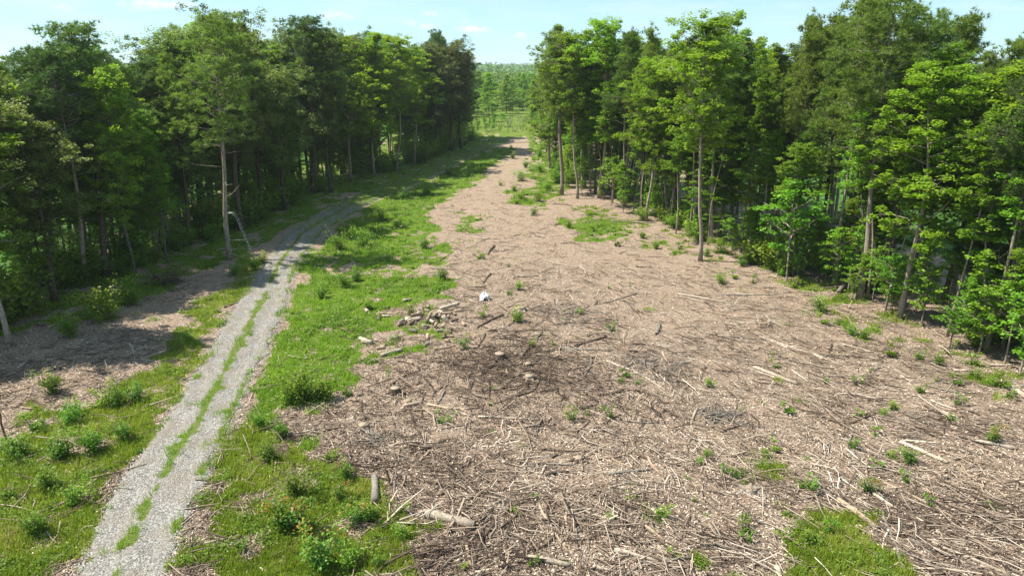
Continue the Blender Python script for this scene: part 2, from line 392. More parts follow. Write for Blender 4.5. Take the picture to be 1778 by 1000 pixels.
def field_mat():
    m, t, p = newmat('crop_leaves')
    n = noise(t, 5, 5, rough=.7); n1 = noise(t, .05, 4); n2 = noise(t, .6, 4)
    c = ramp(t, n, [(.3, (.03, .10, .018)), (.5, (.065, .19, .03)), (.7, (.11, .26, .045))])
    c = mixc(t, ramp(t, n1, [(.4, (0, 0, 0)), (.65, (.6, .6, .6))]), c, (.09, .23, .04))
    c = mixc(t, ramp(t, n2, [(.5, (0, 0, 0)), (.72, (.45, .45, .45))]), c, (.16, .22, .09))
    wv = t.nodes.new('ShaderNodeTexWave'); wv.inputs['Scale'].default_value = .42; wv.inputs['Distortion'].default_value = 1.2; wv.inputs['Detail'].default_value = 3
    tc = t.nodes.new('ShaderNodeTexCoord'); mp_ = t.nodes.new('ShaderNodeMapping'); mp_.inputs['Rotation'].default_value = (0, 0, .35); t.links.new(tc.outputs['Object'], mp_.inputs[0]); t.links.new(mp_.outputs[0], wv.inputs[0])
    c = mixc(t, ramp(t, wv.outputs['Fac'], [(.3, (.6, .6, .6)), (.6, (0, 0, 0))]), c, (.07, .085, .03)); c = mixc(t, 1., c, (.8, .8, .8), 'MULTIPLY')
    t.links.new(c, p.inputs['Base Color']); p.inputs['Roughness'].default_value = .9; p.inputs['Specular IOR Level'].default_value = .05; bump(t, p, n, 1, .15); return m
def plain(name, col, rough=.6, metal=0., var=.25, scale=6):
    m, t, p = newmat(name); n = noise(t, scale, 5)
    a = tuple(c * (1 - var) for c in col); b = tuple(min(1, c * (1 + var)) for c in col)
    t.links.new(ramp(t, n, [(.35, a), (.65, b)]), p.inputs['Base Color']); p.inputs['Roughness'].default_value = rough; p.inputs['Metallic'].default_value = metal
    return m
def attr_mat(name, stops, rough=.9):
    m, t, p = newmat(name); t.links.new(ramp(t, attr(t, 'rnd'), stops), p.inputs['Base Color'])
    p.inputs['Roughness'].default_value = rough; p.inputs['Specular IOR Level'].default_value = .15; return m

# ------------------------------------------------------------------ ground sheet
def spaced(dense0, dense1, step, far, grow):
    a = list(np.arange(dense0, dense1 + 1e-6, step)); s = step
    hi = a[-1]
    while hi < far[1]: s *= grow; hi += s; a.append(hi)
    s = step; lo = a[0]; b = []
    while lo > far[0]: s *= grow; lo -= s; b.append(lo)
    return np.array(b[::-1] + a)
gx = spaced(-42, 42, .26, (-6000, 6000), 1.12); gy = spaced(16, 110, .26, (-1500, 6500), 1.06)
X, Y = np.meshgrid(gx, gy); nx, ny = len(gx), len(gy)
Z = gh(X, Y)
G, K = green(X.ravel(), Y.ravel())
i = (np.arange(ny - 1)[:, None] * nx + np.arange(nx - 1)[None, :]).ravel()
F = np.stack([i, i + 1, i + nx + 1, i + nx], 1)
tag(mesh_np('ground', np.stack([X.ravel(), Y.ravel(), Z.ravel()], 1), F, ground_mat(), attrs={'green': G, 'lush': K}, smooth=True), kind='structure')

# ------------------------------------------------------------------ the air
hx0, hx1, hy0, hy1, hz0, hz1 = gx[0] - 50, gx[-1] + 50, gy[0] - 50, gy[-1] + 50, -1.6, 48.
HV = np.array([(a, b, c) for c in (hz0, hz1) for b in (hy0, hy1) for a in (hx0, hx1)])
HF = np.array([(0, 2, 3, 1), (4, 5, 7, 6), (0, 1, 5, 4), (2, 6, 7, 3), (0, 4, 6, 2), (1, 3, 7, 5)])
hm = bpy.data.materials.new('air'); hm.use_nodes = True; ht = hm.node_tree; ht.nodes.clear()
ho = ht.nodes.new('ShaderNodeOutputMaterial'); hv = ht.nodes.new('ShaderNodeVolumePrincipled')
hv.inputs['Color'].default_value = (.86, .93, 1, 1); hv.inputs['Density'].default_value = .00016; hv.inputs['Anisotropy'].default_value = .2
ht.links.new(hv.outputs[0], ho.inputs['Volume'])
tag(mesh_np('haze', HV, HF, hm), 'thin pale summer haze over the far woods', 'haze', kind='stuff')

# ------------------------------------------------------------------ gravel track
ys = np.arange(4, 172, .13); nu = 33
l, r = road_edges(ys)
l = l + (fbm(ys / 1.1, ys * 0, 4, 71) - .5) * .7; r = r + (fbm(ys / 1.1, ys * 0, 4, 83) - .5) * 1.0
u = np.linspace(0, 1, nu)
RX = l[:, None] * (1 - u) + r[:, None] * u; RY = np.repeat(ys[:, None], nu, 1)
# shallow wheel ruts with a raised centre, edges running down into the ground
prof = .07 - .06 * np.exp(-((u - .24) / .11) ** 2) - .06 * np.exp(-((u - .74) / .11) ** 2) - .06 * ((np.abs(u - .5) * 2) ** 10)
RZ = gh(RX, RY) + .03 + prof[None, :]
Gr, _ = green(RX.ravel(), RY.ravel())
i = (np.arange(len(ys) - 1)[:, None] * nu + np.arange(nu - 1)[None, :]).ravel()
F = np.stack([i, i + 1, i + nu + 1, i + nu], 1)
tag(mesh_np('gravel_road', np.stack([RX.ravel(), RY.ravel(), RZ.ravel()], 1), F, gravel_mat(), attrs={'green': Gr}, smooth=True), kind='structure')

# loose stones of the track
def wedge(n, y0, y1, xs=.80, p=1.0):
    """points in front of the camera, thinning with distance"""
    q = rng.random(n)
    y = y0 * (y1 / y0) ** q if p == 1.0 else (y0 ** (1 - p) + q * (y1 ** (1 - p) - y0 ** (1 - p))) ** (1 / (1 - p))
    return (rng.random(n) * 2 - 1) * xs * y, y
n = 26000
y = 15 * (80 / 15) ** rng.random(n); l, r = road_edges(y)
t_ = rng.random(n) * 1.16 - .08; e = rng.random(n) < .35; t_ = np.where(e, np.where(rng.random(n) < .5, rng.normal(0, .05, n), 1 + rng.normal(0, .07, n)), t_)
x = l + (r - l) * t_; s = (.018 + .035 * rng.random(n) ** 2)[:, None, None]
oct_ = np.array([(1, 0, 0), (-.2, 1, 0), (-1, -.1, 0), (.1, -1, 0), (0, 0, .8)], float)
V = oct_[None] * s * (1 + .5 * (rng.random((n, 5, 3)) - .5)); a_ = rng.random(n) * 6.28
R = np.zeros((n, 3, 3)); R[:, 0, 0] = np.cos(a_); R[:, 0, 1] = -np.sin(a_); R[:, 1, 0] = np.sin(a_); R[:, 1, 1] = np.cos(a_); R[:, 2, 2] = 1
V = np.einsum('nij,nkj->nki', R, V) + np.stack([x, y, gh(x, y) + .045 - .03 * ((t_ < .02) | (t_ > .98))], 1)[:, None, :]
F = np.array([(0, 1, 4), (1, 2, 4), (2, 3, 4), (3, 0, 4)])[None] + (np.arange(n) * 5)[:, None, None]
tag(mesh_np('loose_gravel', V.reshape(-1, 3), F.reshape(-1, 3), attr_mat('stone', [(0, (.11, .103, .094)), (.5, (.225, .214, .198)), (1, (.42, .40, .37))]), attrs={'rnd': np.repeat(rng.random(n), 5)}),
    'loose pale grey stones scattered over the gravel track', 'gravel', kind='stuff')

# ------------------------------------------------------------------ crop fields behind both strips of trees
def field(name, P, label):
    P = np.array(P, float); cx = np.arange(P[:, 0].min(), P[:, 0].max(), 1.5); cy = np.arange(P[:, 1].min(), P[:, 1].max(), 1.5)
    X, Y = np.meshgrid(cx, cy); i = (np.arange(len(cy) - 1)[:, None] * len(cx) + np.arange(len(cx) - 1)[None, :]).ravel()
    wob = (fbm(X / 6, Y / 6, 3, 5) - .5) * 3
    ins = inpoly((X + wob).ravel(), (Y + wob).ravel(), [tuple(p) for p in P])
    F = np.stack([i, i + 1, i + len(cx) + 1, i + len(cx)], 1); F = F[ins[F].all(1)]
    Z = gh(X, Y) + .22 + .3 * (fbm(X / 2, Y / 2, 3, 8) - .2) * .6
    I = ins.reshape(X.shape).astype(float); E_ = I.copy()
    for _ in range(2):   # the crop thins out to nothing at the border of the field
        P4 = np.pad(E_, 1, mode='edge'); E_ = np.minimum.reduce([P4[1:-1, 1:-1], P4[:-2, 1:-1], P4[2:, 1:-1], P4[1:-1, :-2], P4[1:-1, 2:]])
        I = I + E_
    Z = np.where(I < 1.5, gh(X, Y) - .06, np.where(I < 2.5, gh(X, Y) + .08, Z))
    tag(mesh_np(name, np.stack([X.ravel(), Y.ravel(), Z.ravel()], 1), F, MFIELD, smooth=True), label, 'crops', kind='stuff')
MFIELD = field_mat()
field('crop_field', [(-39, 20), (-37, 60), (-38, 80), (-36, 110), (-27, 145), (-30, 230), (-330, 260), (-330, 20)], 'low green crop field seen between trunks of left tree strip')
field('crop_field', [(44, 20), (40, 48), (34, 66), (29, 90), (28, 130), (40, 220), (330, 240), (330, 20)], 'bright green crop field seen between trunks of right tree strip')

# ------------------------------------------------------------------ litter, twigs, grass and weeds (uncountable)
def not_road(x, y, m=0.02):
    l, r = road_edges(y); return (x < l + m) | (x > r - m)
def darkpatch(x, y): return np.exp(-((x - .3) / 5.2) ** 2 - ((y - 37) / 6.5) ** 2) * ss(.3, .6, fbm(x / 1.4, y / 1.4, 3, 301))
# chips of bark and dead leaves
n = 270000
x, y = wedge(n, 14.5, 110, .90); g, k = green(x, y)
m = not_road(x, y) & (rng.random(n) > g * .92) & (x > xl(y) - 8) & (x < xr(y) + 8); x = x[m]; y = y[m]; n = len(x)
cen = np.stack([x, y, gh(x, y) + .02 + .03 * rng.random(n)], 1)
V, F, A = leaves(cen, .13, up=1.2, a=np.clip(rng.random(n) - .45 * darkpatch(x, y), 0, 1), aspect=.34)
tag(mesh_np('leaf_litter', V, F, attr_mat('litter', [(0, (.07, .045, .03)), (.25, (.19, .14, .105)), (.55, (.36, .28, .215)), (.82, (.54, .44, .35)), (1, (.72, .62, .52))]), attrs={'rnd': A}),
    'brown and tan leaf and bark litter covering the cleared ground', 'litter', kind='stuff')

def flow(x, y):
    """main lie of the sticks: swept lines on the right, tangled in the middle"""
    a = math.radians(-38) + .9 * (fbm(x / 7, y / 7, 2, 41) - .5) * 2
    sp = np.where(x > 5, .62, 1.25)
    return a, sp
n = 92000
x, y = wedge(n, 14.5, 105, .90)
dens = ss(.30, .70, fbm(x / 3, y / 3, 3, 63)) * .85 + .22
dens *= np.where((x > -9) | (y < 40), 1, .35) * (1 - .5 * ss(48, 75, y)); dens = np.maximum(dens, 1.4 * np.exp(-(((x - .5) / 5) ** 2 + ((y - 37) / 7) ** 2)))
g, k = green(x, y)
m = not_road(x, y, -.2) & (rng.random(n) > g * .88) & (x > xl(y) - 1) & (x < xr(y) + 1) & (rng.random(n) < dens); x = x[m]; y = y[m]; n = len(x)
a, sp = flow(x, y); a = a + rng.normal(0, 1, n) * sp
ln = .12 + 1.15 * rng.random(n) ** 2.6 + (rng.random(n) < .03) * (.5 + .9 * rng.random(n)); rad = .007 + .012 * rng.random(n) ** 2 + .018 * ln / 1.2
bend = rng.normal(0, .075, n) * ln; d = np.stack([np.cos(a), np.sin(a)], 1); pn = np.stack([-d[:, 1], d[:, 0]], 1)
c = np.stack([x, y], 1); pts = [c - d * ln[:, None] * .5, c + pn * bend[:, None], c + d * ln[:, None] * .5]
tilt = rng.normal(0, .07, n) * ln; lift = rng.random(n) * .07
Vs = []
for j, pxy in enumerate(pts):
    z = gh(pxy[:, 0], pxy[:, 1]) + .025 + lift + np.abs(tilt) + tilt * (j - 1); rj = rad * (1 - .25 * j)
    for q in range(3):
        o = math.cos(q * 2.094 + .5) * rj; oz = math.sin(q * 2.094 + .5) * rj
        Vs.append(np.stack([pxy[:, 0] + pn[:, 0] * o, pxy[:, 1] + pn[:, 1] * o, z + oz], 1))
V = np.stack(Vs, 1); F = []
for s_ in range(2):
    for q in range(3): F.append((s_ * 3 + q, s_ * 3 + (q + 1) % 3, s_ * 3 + 3 + (q + 1) % 3, s_ * 3 + 3 + q))
F = np.array(F)[None] + (np.arange(n) * 9)[:, None, None]
tag(mesh_np('twigs', V.reshape(-1, 3), F.reshape(-1, 4), attr_mat('twig_wood', [(0, (.05, .036, .027)), (.30, (.14, .10, .076)), (.58, (.29, .225, .17)), (.82, (.47, .39, .31)), (1, (.76, .68, .57))]), attrs={'rnd': np.repeat(np.clip(rng.random(n) * .75 + .55 * (fbm(x / 2.6, y / 2.6, 3, 201) - .36) + .08 * (x > 3) + .04 - .4 * darkpatch(x, y) - .07, 0, 1), 9)}),
    'small dead twigs strewn thickly over the cleared ground', 'twigs', kind='stuff')

# grass blades, in small tufts
def grass(name, nt_, lushsel, mat, label, h0, h1, y1=120):
    x, y = wedge(nt_, 14.5, y1, .92); g, k = green(x, y)
    sel = (k > .45) if lushsel else (k <= .45)
    l, r = road_edges(y); on = (x > l) & (x < r)
    m = (rng.random(len(x)) < np.where(on, 2.5 * g, g ** 1.2)) & sel & (x > xl(y) - 4) & (x < xr(y) + 3); x = x[m]; y = y[m]; on = on[m]
    per = 9; n = len(x) * per; onr = np.repeat(on, per)
    dist = np.repeat(y, per); sp = .05 + .002 * dist
    X = np.repeat(x, per) + rng.normal(0, 1, n) * sp; Y = dist + rng.normal(0, 1, n) * sp
    hh = (h0 + (h1 - h0) * rng.random(n)) * np.repeat(.55 + .9 * fbm(x / 1.3, y / 1.3, 3, 13), per) * np.repeat(np.where(on, .95, 1), per)
    a = rng.random(n) * 6.28; lean = .25 + .5 * rng.random(n)
    wd = (.008 + .00034 * dist) * np.where(np.repeat(on, per), .7, 1)
    D = np.stack([np.cos(a), np.sin(a)], 1); z0 = gh(X, Y) + onr * .085
    b0 = np.stack([X - D[:, 1] * wd, Y + D[:, 0] * wd, z0], 1); b1 = np.stack([X + D[:, 1] * wd, Y - D[:, 0] * wd, z0], 1)
    tip = np.stack([X + D[:, 0] * hh * lean, Y + D[:, 1] * hh * lean, z0 + hh], 1)
    V = np.stack([b0, b1, tip], 1).reshape(-1, 3)
    A = np.repeat(np.clip(np.repeat(fbm(x / 2, y / 2, 3, 3) * 1.2 - .1, per) * .6 + rng.random(n) * .45, 0, 1), 3)
    tag(mesh_np(name, V, np.arange(3 * n).reshape(n, 3), mat, attrs={'rnd': A}), label, 'grass', kind='stuff')
grass('grass', 105000, False, MG, 'short yellow green grass along the gravel track verges', .10, .30)
grass('grass', 80000, True, MGL, 'lush bright green grass and herbs right of the track', .10, .32, 175)

# low leafy weeds: domes of small leaves
x, y = wedge(24000, 14.5, 180, .90); g, k = green(x, y)
cl = fbm(x / 1.7, y / 1.7, 3, 23)
m = (rng.random(len(x)) < g * np.where(k > .45, 1.0, .8) * ss(.42, .58, cl)) & not_road(x, y, -.15) & (x > xl(y) - 7) & (x < xr(y) + 6); x = x[m]; y = y[m]
sz = (.17 + .45 * rng.random(len(x)) ** 1.3) * (.8 + .006 * y); per = 34; n = len(x) * per
dv = rand_unit(n); dv[:, 2] = np.abs(dv[:, 2]); rr_ = rng.random(n) ** .4
cen = np.repeat(np.stack([x, y, gh(x, y)], 1), per, 0) + dv * (rr_ * np.repeat(sz, per))[:, None] * np.array([1, 1, .85])
ls = np.repeat(.055 + .0019 * y, per)
V, F, A = leaves(cen, ls, up=.9, a=np.clip(np.repeat(rng.random(len(x)), per) * .5 + rng.random(n) * .5, 0, 1))
tag(mesh_np('ground_cover', V, F, MW, attrs={'rnd': A}), 'low leafy weeds and ferns carpeting the green verges', 'weeds', kind='stuff')

# ------------------------------------------------------------------ tree prototypes
def limb_path(p0, d, length, k=6, droop=0., wob=.12):
    P = [np.array(p0, float)]; d = np.array(d, float); d /= np.linalg.norm(d)
    for i in range(k):
        d = d + rng.normal(0, wob, 3) + np.array([0, 0, droop]); d /= np.linalg.norm(d)
        P.append(P[-1] + d * length / k)
    return np.array(P)
HN = 18.0
def trunk_axis(h, wob=.25, k=14):
    z = np.linspace(-.3, h, k); ph = rng.random(4) * 6.28
    x = wob * (np.sin(z / 5 + ph[0]) - math.sin(ph[0])) + .4 * wob * np.sin(z / 2 + ph[1]); y = wob * (np.sin(z / 6 + ph[2]) - math.sin(ph[2]))
    return np.stack([x * np.clip(z / 4, 0, 1), y * np.clip(z / 4, 0, 1), z], 1)
def axpt(A, z): return np.array([np.interp(z, A[:, 2], A[:, 0]), np.interp(z, A[:, 2], A[:, 1]), z])

PROTO = {}
def register(key, trunk, crown, cr_name='crown'):
    PROTO[key] = (trunk, crown)

def make_pine(key, base=.5, rad=2.9, mat=MP, bark=BK1, r0=.17, dead=9, clusters=8, seedshape='round'):
    T = Geo(); A = trunk_axis(HN, .3)
    T.tube(A, np.interp(A[:, 2], [-.3, .4, HN], [r0 * 1.35, r0, .03]), 9, irr=.12)
    for _ in range(dead):   # bare dead branches below the crown
        z = HN * (base * .45 + rng.random() * base * .6); a = rng.random() * 6.28
        P = limb_path(axpt(A, z), (math.cos(a), math.sin(a), .15), .6 + 1.5 * rng.random(), 4, -.02); T.tube(P, np.linspace(.03, .008, 5), 4)
    cen = []; dirs = []
    nb = 46
    for i in range(nb):
        f = (i + rng.random()) / nb; z = HN * (base + (1 - base) * f * .985); a = i * 2.4 + rng.normal(0, .3)
        if seedshape == 'round': prof = math.sqrt(max(.03, 1 - (max(0, (f - .35)) / .68) ** 2)) * (.55 + .45 * min(1, f / .3))
        elif seedshape == 'cone': prof = (1 - f) ** .75 * .95 + .10
        else: prof = (.6 + .4 * math.sin(f * 9)) * math.sqrt(max(.05, 1 - f ** 3))
        ln = rad * prof * (.62 + .55 * rng.random())
        el_ = .15 + .75 * f
        P = limb_path(axpt(A, z), (math.cos(a), math.sin(a), el_), ln, 5, .03, .13)
        T.tube(P, np.linspace(.05 * (1 - f) + .02, .008, 6), 4)
        for c_ in range(int(clusters * (.5 + ln / rad))):
            t = .3 + .7 * rng.random() ** .7; k_ = t * 5; q = P[int(min(4, k_))] * (1 - (k_ - int(min(4, k_)))) + P[int(min(4, k_)) + 1] * (k_ - int(min(4, k_)))
            off = rng.normal(0, .22 + .10 * ln, 3) * np.array([1, 1, .55]); tip = q + off
            if rng.random() < .3: T.tube([q, q + off * .5 + [0, 0, -.03], tip], [.012, .009, .005], 3, cap=False)
            m_ = rng.integers(4, 8)
            cen.append(tip + rng.normal(0, .14, (m_, 3)) * [1, 1, .7]); dd = off / (np.linalg.norm(off) + 1e-6) * .5 + np.array([0, 0, .75]); dirs.append(np.repeat(dd[None], m_, 0))
    top = axpt(A, HN); cen.append(top + rng.normal(0, .2, (14, 3)) * [1, 1, 1.4]); dirs.append(np.repeat(np.array([[0, 0, 1.]]), 14, 0))
    cen = np.vstack(cen); dirs = np.vstack(dirs)
    V, F, Aa = needles(cen, dirs, .27, .022, 12)
    to = T.obj('trunk', bark, smooth=True, link=False); co = mesh_np('crown', V, F, mat, attrs={'rnd': Aa}, link=False)
    register(key, to, co)

def make_broad(key, base=.42, rad=3.0, mat=MB, bark=BK1, r0=.15, nl=36, per=66, leaf=.175, flat=.55, shape='oval', fork=False, h=HN, cl=9, csz=.42, droop=-.02):
    T = Geo(); A = trunk_axis(h, .35)
    T.tube(A, np.interp(A[:, 2], [-.3, .4, h], [r0 * 1.4, r0, .03]), 9, irr=.12)
    cen = []; val = []
    for i in range(nl):
        f = (i + rng.random()) / nl; z = h * (base + (1 - base) * f * .97); a = i * 2.4 + rng.normal(0, .35)
        if shape == 'oval': prof = math.sqrt(max(.04, 1 - ((f - .38) / .66) ** 2))
        elif shape == 'cone': prof = (1 - f) ** .7 * (.55 + .45 * min(1, f / .15)) + .08
        else: prof = math.sqrt(max(.06, 1 - ((f - .55) / .58) ** 2))
        ln = rad * prof * (.6 + .6 * rng.random())
        P = limb_path(axpt(A, z), (math.cos(a), math.sin(a), .35 + .6 * f), ln, 5, droop, .16)
        T.tube(P, np.linspace(.06 * (1 - f) + .02, .01, 6), 5)
        for c_ in range(int(cl * (.45 + ln / rad))):
            t = .25 + .75 * rng.random() ** .6; k_ = t * 5; j = int(min(4, k_)); q = P[j] * (1 - (k_ - j)) + P[j + 1] * (k_ - j)
            off = rng.normal(0, .26 + .13 * ln, 3) * np.array([1, 1, .6]); tip = q + off
            if rng.random() < .25: T.tube([q, q + off * .5 + [0, 0, .04], tip], [.014, .01, .005], 3, cap=False)
            m_ = int(per * (.5 + rng.random())); s_ = csz * (.6 + .8 * rng.random())
            pts = rand_unit(m_) * (rng.random((m_, 1)) ** .45) * s_ * np.array([1, 1, flat])
            # each spray sags towards its rim
            pts[:, 2] -= (pts[:, 0] ** 2 + pts[:, 1] ** 2) * .25
            cen.append(tip + pts); val.append(np.full(m_, rng.random()))
    for _ in range(16):   # the leader's own foliage closes the top
        zt = h * (1 - .16 * rng.random() ** 1.3); rt = rad * .12 + (h - zt) * .35; m_ = int(per * .9)
        c0 = axpt(A, zt) + rng.normal(0, .5, 3) * rt * np.array([1, 1, .3]); cen.append(c0 + rand_unit(m_) * (rng.random((m_, 1)) ** .45) * csz * np.array([1, 1, .7])); val.append(np.full(m_, rng.random()))
    cen = np.vstack(cen); val = np.concatenate(val)
    V, F, Aa = leaves(cen, leaf, up=.8, a=np.clip(val * .45 + rng.random(len(val)) * .55, 0, 1), aspect=.72)
    to = T.obj('trunk', bark, smooth=True, link=False); co = mesh_np('crown', V, F, mat, attrs={'rnd': Aa}, link=False)
    register(key, to, co)

make_pine('pine0', .50, 2.7, MP, BK1, .17)
make_pine('pine1', .55, 2.3, MP, BK1, .14, clusters=9, seedshape='cone')
make_pine('pine5', .60, 2.5, MP, BK1, .15, clusters=8, seedshape='tier')
make_pine('pine2', .42, 2.6, MP, BK2, .17, seedshape='cone')
make_pine('pine3', .55, 3.4, MP2, BK2, .21, clusters=9, seedshape='tier')
make_pine('pine4', .62, 3.0, MP2, BK1, .18, clusters=9)
make_broad('gum0', .34, 3.0, MB, BK1, .15, shape='oval')
make_broad('gum1', .22, 3.1, MB, BK1, .14, shape='cone', nl=42)
make_broad('gum2', .48, 3.3, MB, BK1, .15, shape='top')
make_broad('gum3', .30, 2.5, MB, BK3, .13, shape='oval', nl=40, per=54)
make_broad('gum4', .45, 2.6, MB, BK1, .13, shape='oval', nl=30, leaf=.16, per=72)
make_broad('gum5', .38, 2.9, MO, BK1, .14, shape='cone', nl=38, leaf=.16, per=66)
make_broad('oak0', .36, 3.7, MO, BK2, .26, nl=40, per=76, leaf=.165, shape='top', flat=.75, csz=.5)
make_broad('oak1', .30, 3.3, MO, BK2, .22, nl=40, per=74, leaf=.165, shape='oval', flat=.75, csz=.5)
SAPH = 6.0
make_broad('young0', .06, 3.0, MB, BK3, .12, shape='cone', nl=34, per=50, leaf=.22)
make_broad('young1', .10, 3.2, MY, BK3, .12, shape='oval', nl=34, per=50, leaf=.22)
make_broad('sap0', .18, 1.25, MY, BK1, .045, nl=16, per=22, leaf=.17, h=SAPH, cl=6, csz=.30, flat=.4, shape='cone')
make_broad('sap1', .35, 1.5, MY, BK1, .05, nl=14, per=24, leaf=.17, h=SAPH, cl=6, csz=.34, flat=.35, shape='oval')
make_broad('sap2', .12, 1.3, MB, BK3, .045, nl=18, per=24, leaf=.16, h=SAPH, cl=6, csz=.32, flat=.5, shape='oval')

def make_bare(key, h=11.0):
    T = Geo(); A = trunk_axis(h, .35)
    T.tube(A, np.interp(A[:, 2], [-.3, .4, h], [.15, .12, .012]), 8, irr=.1)
    for i in range(30):
        f = .28 + .7 * rng.random(); a = rng.random() * 6.28; ln = (1 - f) * 3.4 + .6
        P = limb_path(axpt(A, h * f), (math.cos(a), math.sin(a), 1.1), ln, 6, .03, .12); T.tube(P, np.linspace(.035, .006, 7), 4)
        for _ in range(4):
            j = rng.integers(2, 6); a2 = rng.random() * 6.28
            P2 = limb_path(P[j], (math.cos(a2), math.sin(a2), .9), ln * .35, 4, .03, .15); T.tube(P2, np.linspace(.012, .003, 5), 3)
    PROTO[key] = (T.obj('trunk', BK1, smooth=True, link=False), None)
make_broad('slim0', .62, 1.7, MB, BK1, .085, shape='oval', nl=22, per=50, cl=7, csz=.38)
make_broad('slim1', .52, 1.9, MY, BK1, .08, shape='cone', nl=22, per=46, cl=7, csz=.38)
make_bare('bare0')

def make_shrub(key, mat, h=1.2, w=.7, n=420, leaf=.11, stems=6, cl=22):
    T = Geo(); cen = []; val = []
    for i in range(stems):
        a = rng.random() * 6.28; P = limb_path((0, 0, -.03), (math.cos(a) * w * .7, math.sin(a) * w * .7, h), h * (.6 + .4 * rng.random()), 5, 0, .1)
        T.tube(P, np.linspace(.014, .005, 6), 4)
        for c_ in range(cl // stems + 1):
            q = P[rng.integers(1, 6)] + rng.normal(0, w * .18, 3); m_ = n // cl
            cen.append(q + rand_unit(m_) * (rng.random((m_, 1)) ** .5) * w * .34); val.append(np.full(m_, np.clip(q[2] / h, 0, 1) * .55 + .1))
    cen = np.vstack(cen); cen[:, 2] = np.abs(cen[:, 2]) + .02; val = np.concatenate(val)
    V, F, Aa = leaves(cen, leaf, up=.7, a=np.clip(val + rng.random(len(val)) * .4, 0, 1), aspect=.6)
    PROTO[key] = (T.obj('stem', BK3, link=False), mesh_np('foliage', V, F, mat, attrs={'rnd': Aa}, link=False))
make_shrub('shrub0', MW, 1.2, .75, 620); make_shrub('shrub1', MY, 1.1, .7, 560); make_shrub('shrub2', MR, 1.15, .65, 600, .10)
make_shrub('shrub3', MB, 1.5, 1.0, 900, .12, 8, 34); make_shrub('seed0', MY, .7, .32, 150, .085, 3, 8); make_shrub('seed1', MW, .55, .38, 190, .085, 4, 10)
make_shrub('seed2', MR, .8, .34, 200, .085, 3, 10)

THINGS = []   # everything that still needs its own wording: (object, singular phrase, class phrase, x, y)
ALLT = []
def plant(key, x, y, sz, name, cat, group, sxy=None, rz=None, col=None, lean=None):
    """an Empty at the foot with copies of the prototype's parts"""
    r = bpy.data.objects.new(name, None); C.objects.link(r); r.empty_display_size = .3
    r.location = (x, y, g1(x, y)); s = sz; q = sxy if sxy else sz
    r.scale = (q, q, s); r.rotation_euler = (lean[0] if lean else rng.normal(0, .012), lean[1] if lean else rng.normal(0, .012), rng.random() * 6.28 if rz is None else rz)
    for p in PROTO[key]:
        if p is None: continue
        c = p.copy(); C.objects.link(c); c.parent = r
        if col: c.color = (*col, 1)
    tag(r, cat=cat, group=group); return r

# skyline of the photograph: how high the tree tops reach along the picture
SKYL = [(-100, 95), (0, 112), (30, 128), (60, 90), (115, 50), (160, 72), (188, 118), (230, 118), (262, 92), (300, 62), (365, 28), (420, 48), (448, 62), (485, 80), (520, 38), (560, 50), (590, 66), (640, 58), (665, 54), (700, 72), (735, 92), (768, 60), (800, 88), (822, 118)]
SKYR = [(908, 100), (930, 48), (962, 32), (1010, 48), (1050, 42), (1080, 62), (1110, 38), (1150, 58), (1200, 52), (1250, 32), (1300, 48), (1340, 62), (1400, 26), (1440, 32), (1480, 22), (1530, -12), (1560, 0), (1600, 12), (1645, 34), (1685, 26), (1712, 84), (1745, 100), (1778, 62), (1900, 40)]
def height_for(x, y, toppy):
    """height of a tree at (x,y) whose top is seen at picture row toppy"""
    v = -(toppy - 500) / FPX; s, c = math.sin(PITCH), math.cos(PITCH)
    # v = (y s + q c)/(y c - q s)
    q = y * (v * c - s) / (c + v * s); return CAM_H + q
def sky_at(x, y, h=17):
    px = project(x, y, h)[0]; T_ = SKYL if x < xm(y) else SKYR
    return np.interp(px, [a for a, b in T_], [b for a, b in T_])
def xm(y): return (xl(y) + xr(y)) / 2

KIND = {'pine': 'pine', 'gum': 'broadleaf tree', 'oak': 'oak', 'sap': 'sapling', 'bare': 'bare tree'}
def add_tree(key, x, y, h=None, off=0, wide=1., col=None, lean=None, note=None, row='inner', nm=None, bark=None):
    if col is None: col = (1.15, 1.16, 1.05) if x > xm(y) else (1.36, 1.38, 1.2)
    if h is None:
        h = height_for(x, y, sky_at(x, y) + off); h = height_for(x, y, sky_at(x, y, h) + off)
        h = min(max(h, 9), 22.5)
    nomi = SAPH if key.startswith('sap') else (11. if key.startswith('bare') else HN)
    s = h / nomi; q = wide * (s * .5 + .5) if not key.startswith('sap') else wide * s
    nme = {'young': 'broadleaf_tree', 'pine': 'pine_tree', 'gum': 'broadleaf_tree', 'oak': 'oak_tree', 'sap': 'sapling', 'slim': 'slender_tree', 'bare': 'dead_tree'}[key[:-1]]
    cat = {'young': 'broadleaf tree', 'pine': 'pine tree', 'gum': 'broadleaf tree', 'oak': 'oak tree', 'sap': 'sapling', 'slim': 'broadleaf tree', 'bare': 'dead tree'}[key[:-1]]
    side = 'left' if x < xm(y) else 'right'
    grp = {'sap': 'saplings along the wood edges'}.get(key[:-1], 'trees of the %s wood strip' % side)
    if key.startswith('bare'): grp = None
    r = plant(key, x, y, s, nme, cat, grp, sxy=q, col=col, lean=lean)
    if note: r['label'] = note
    else: THINGS.append((r, cat, side, row, x, y, h, key))
    ALLT.append((x, y)); return r

# front row, read off the photograph: foot of each tree, kind, top row offset
P_ = at
def front(px, py, key, off=0, note=None, **kw):
    x, y = P_(px, py); return add_tree(key, x, y, off=off, note=note, row='front', **kw)
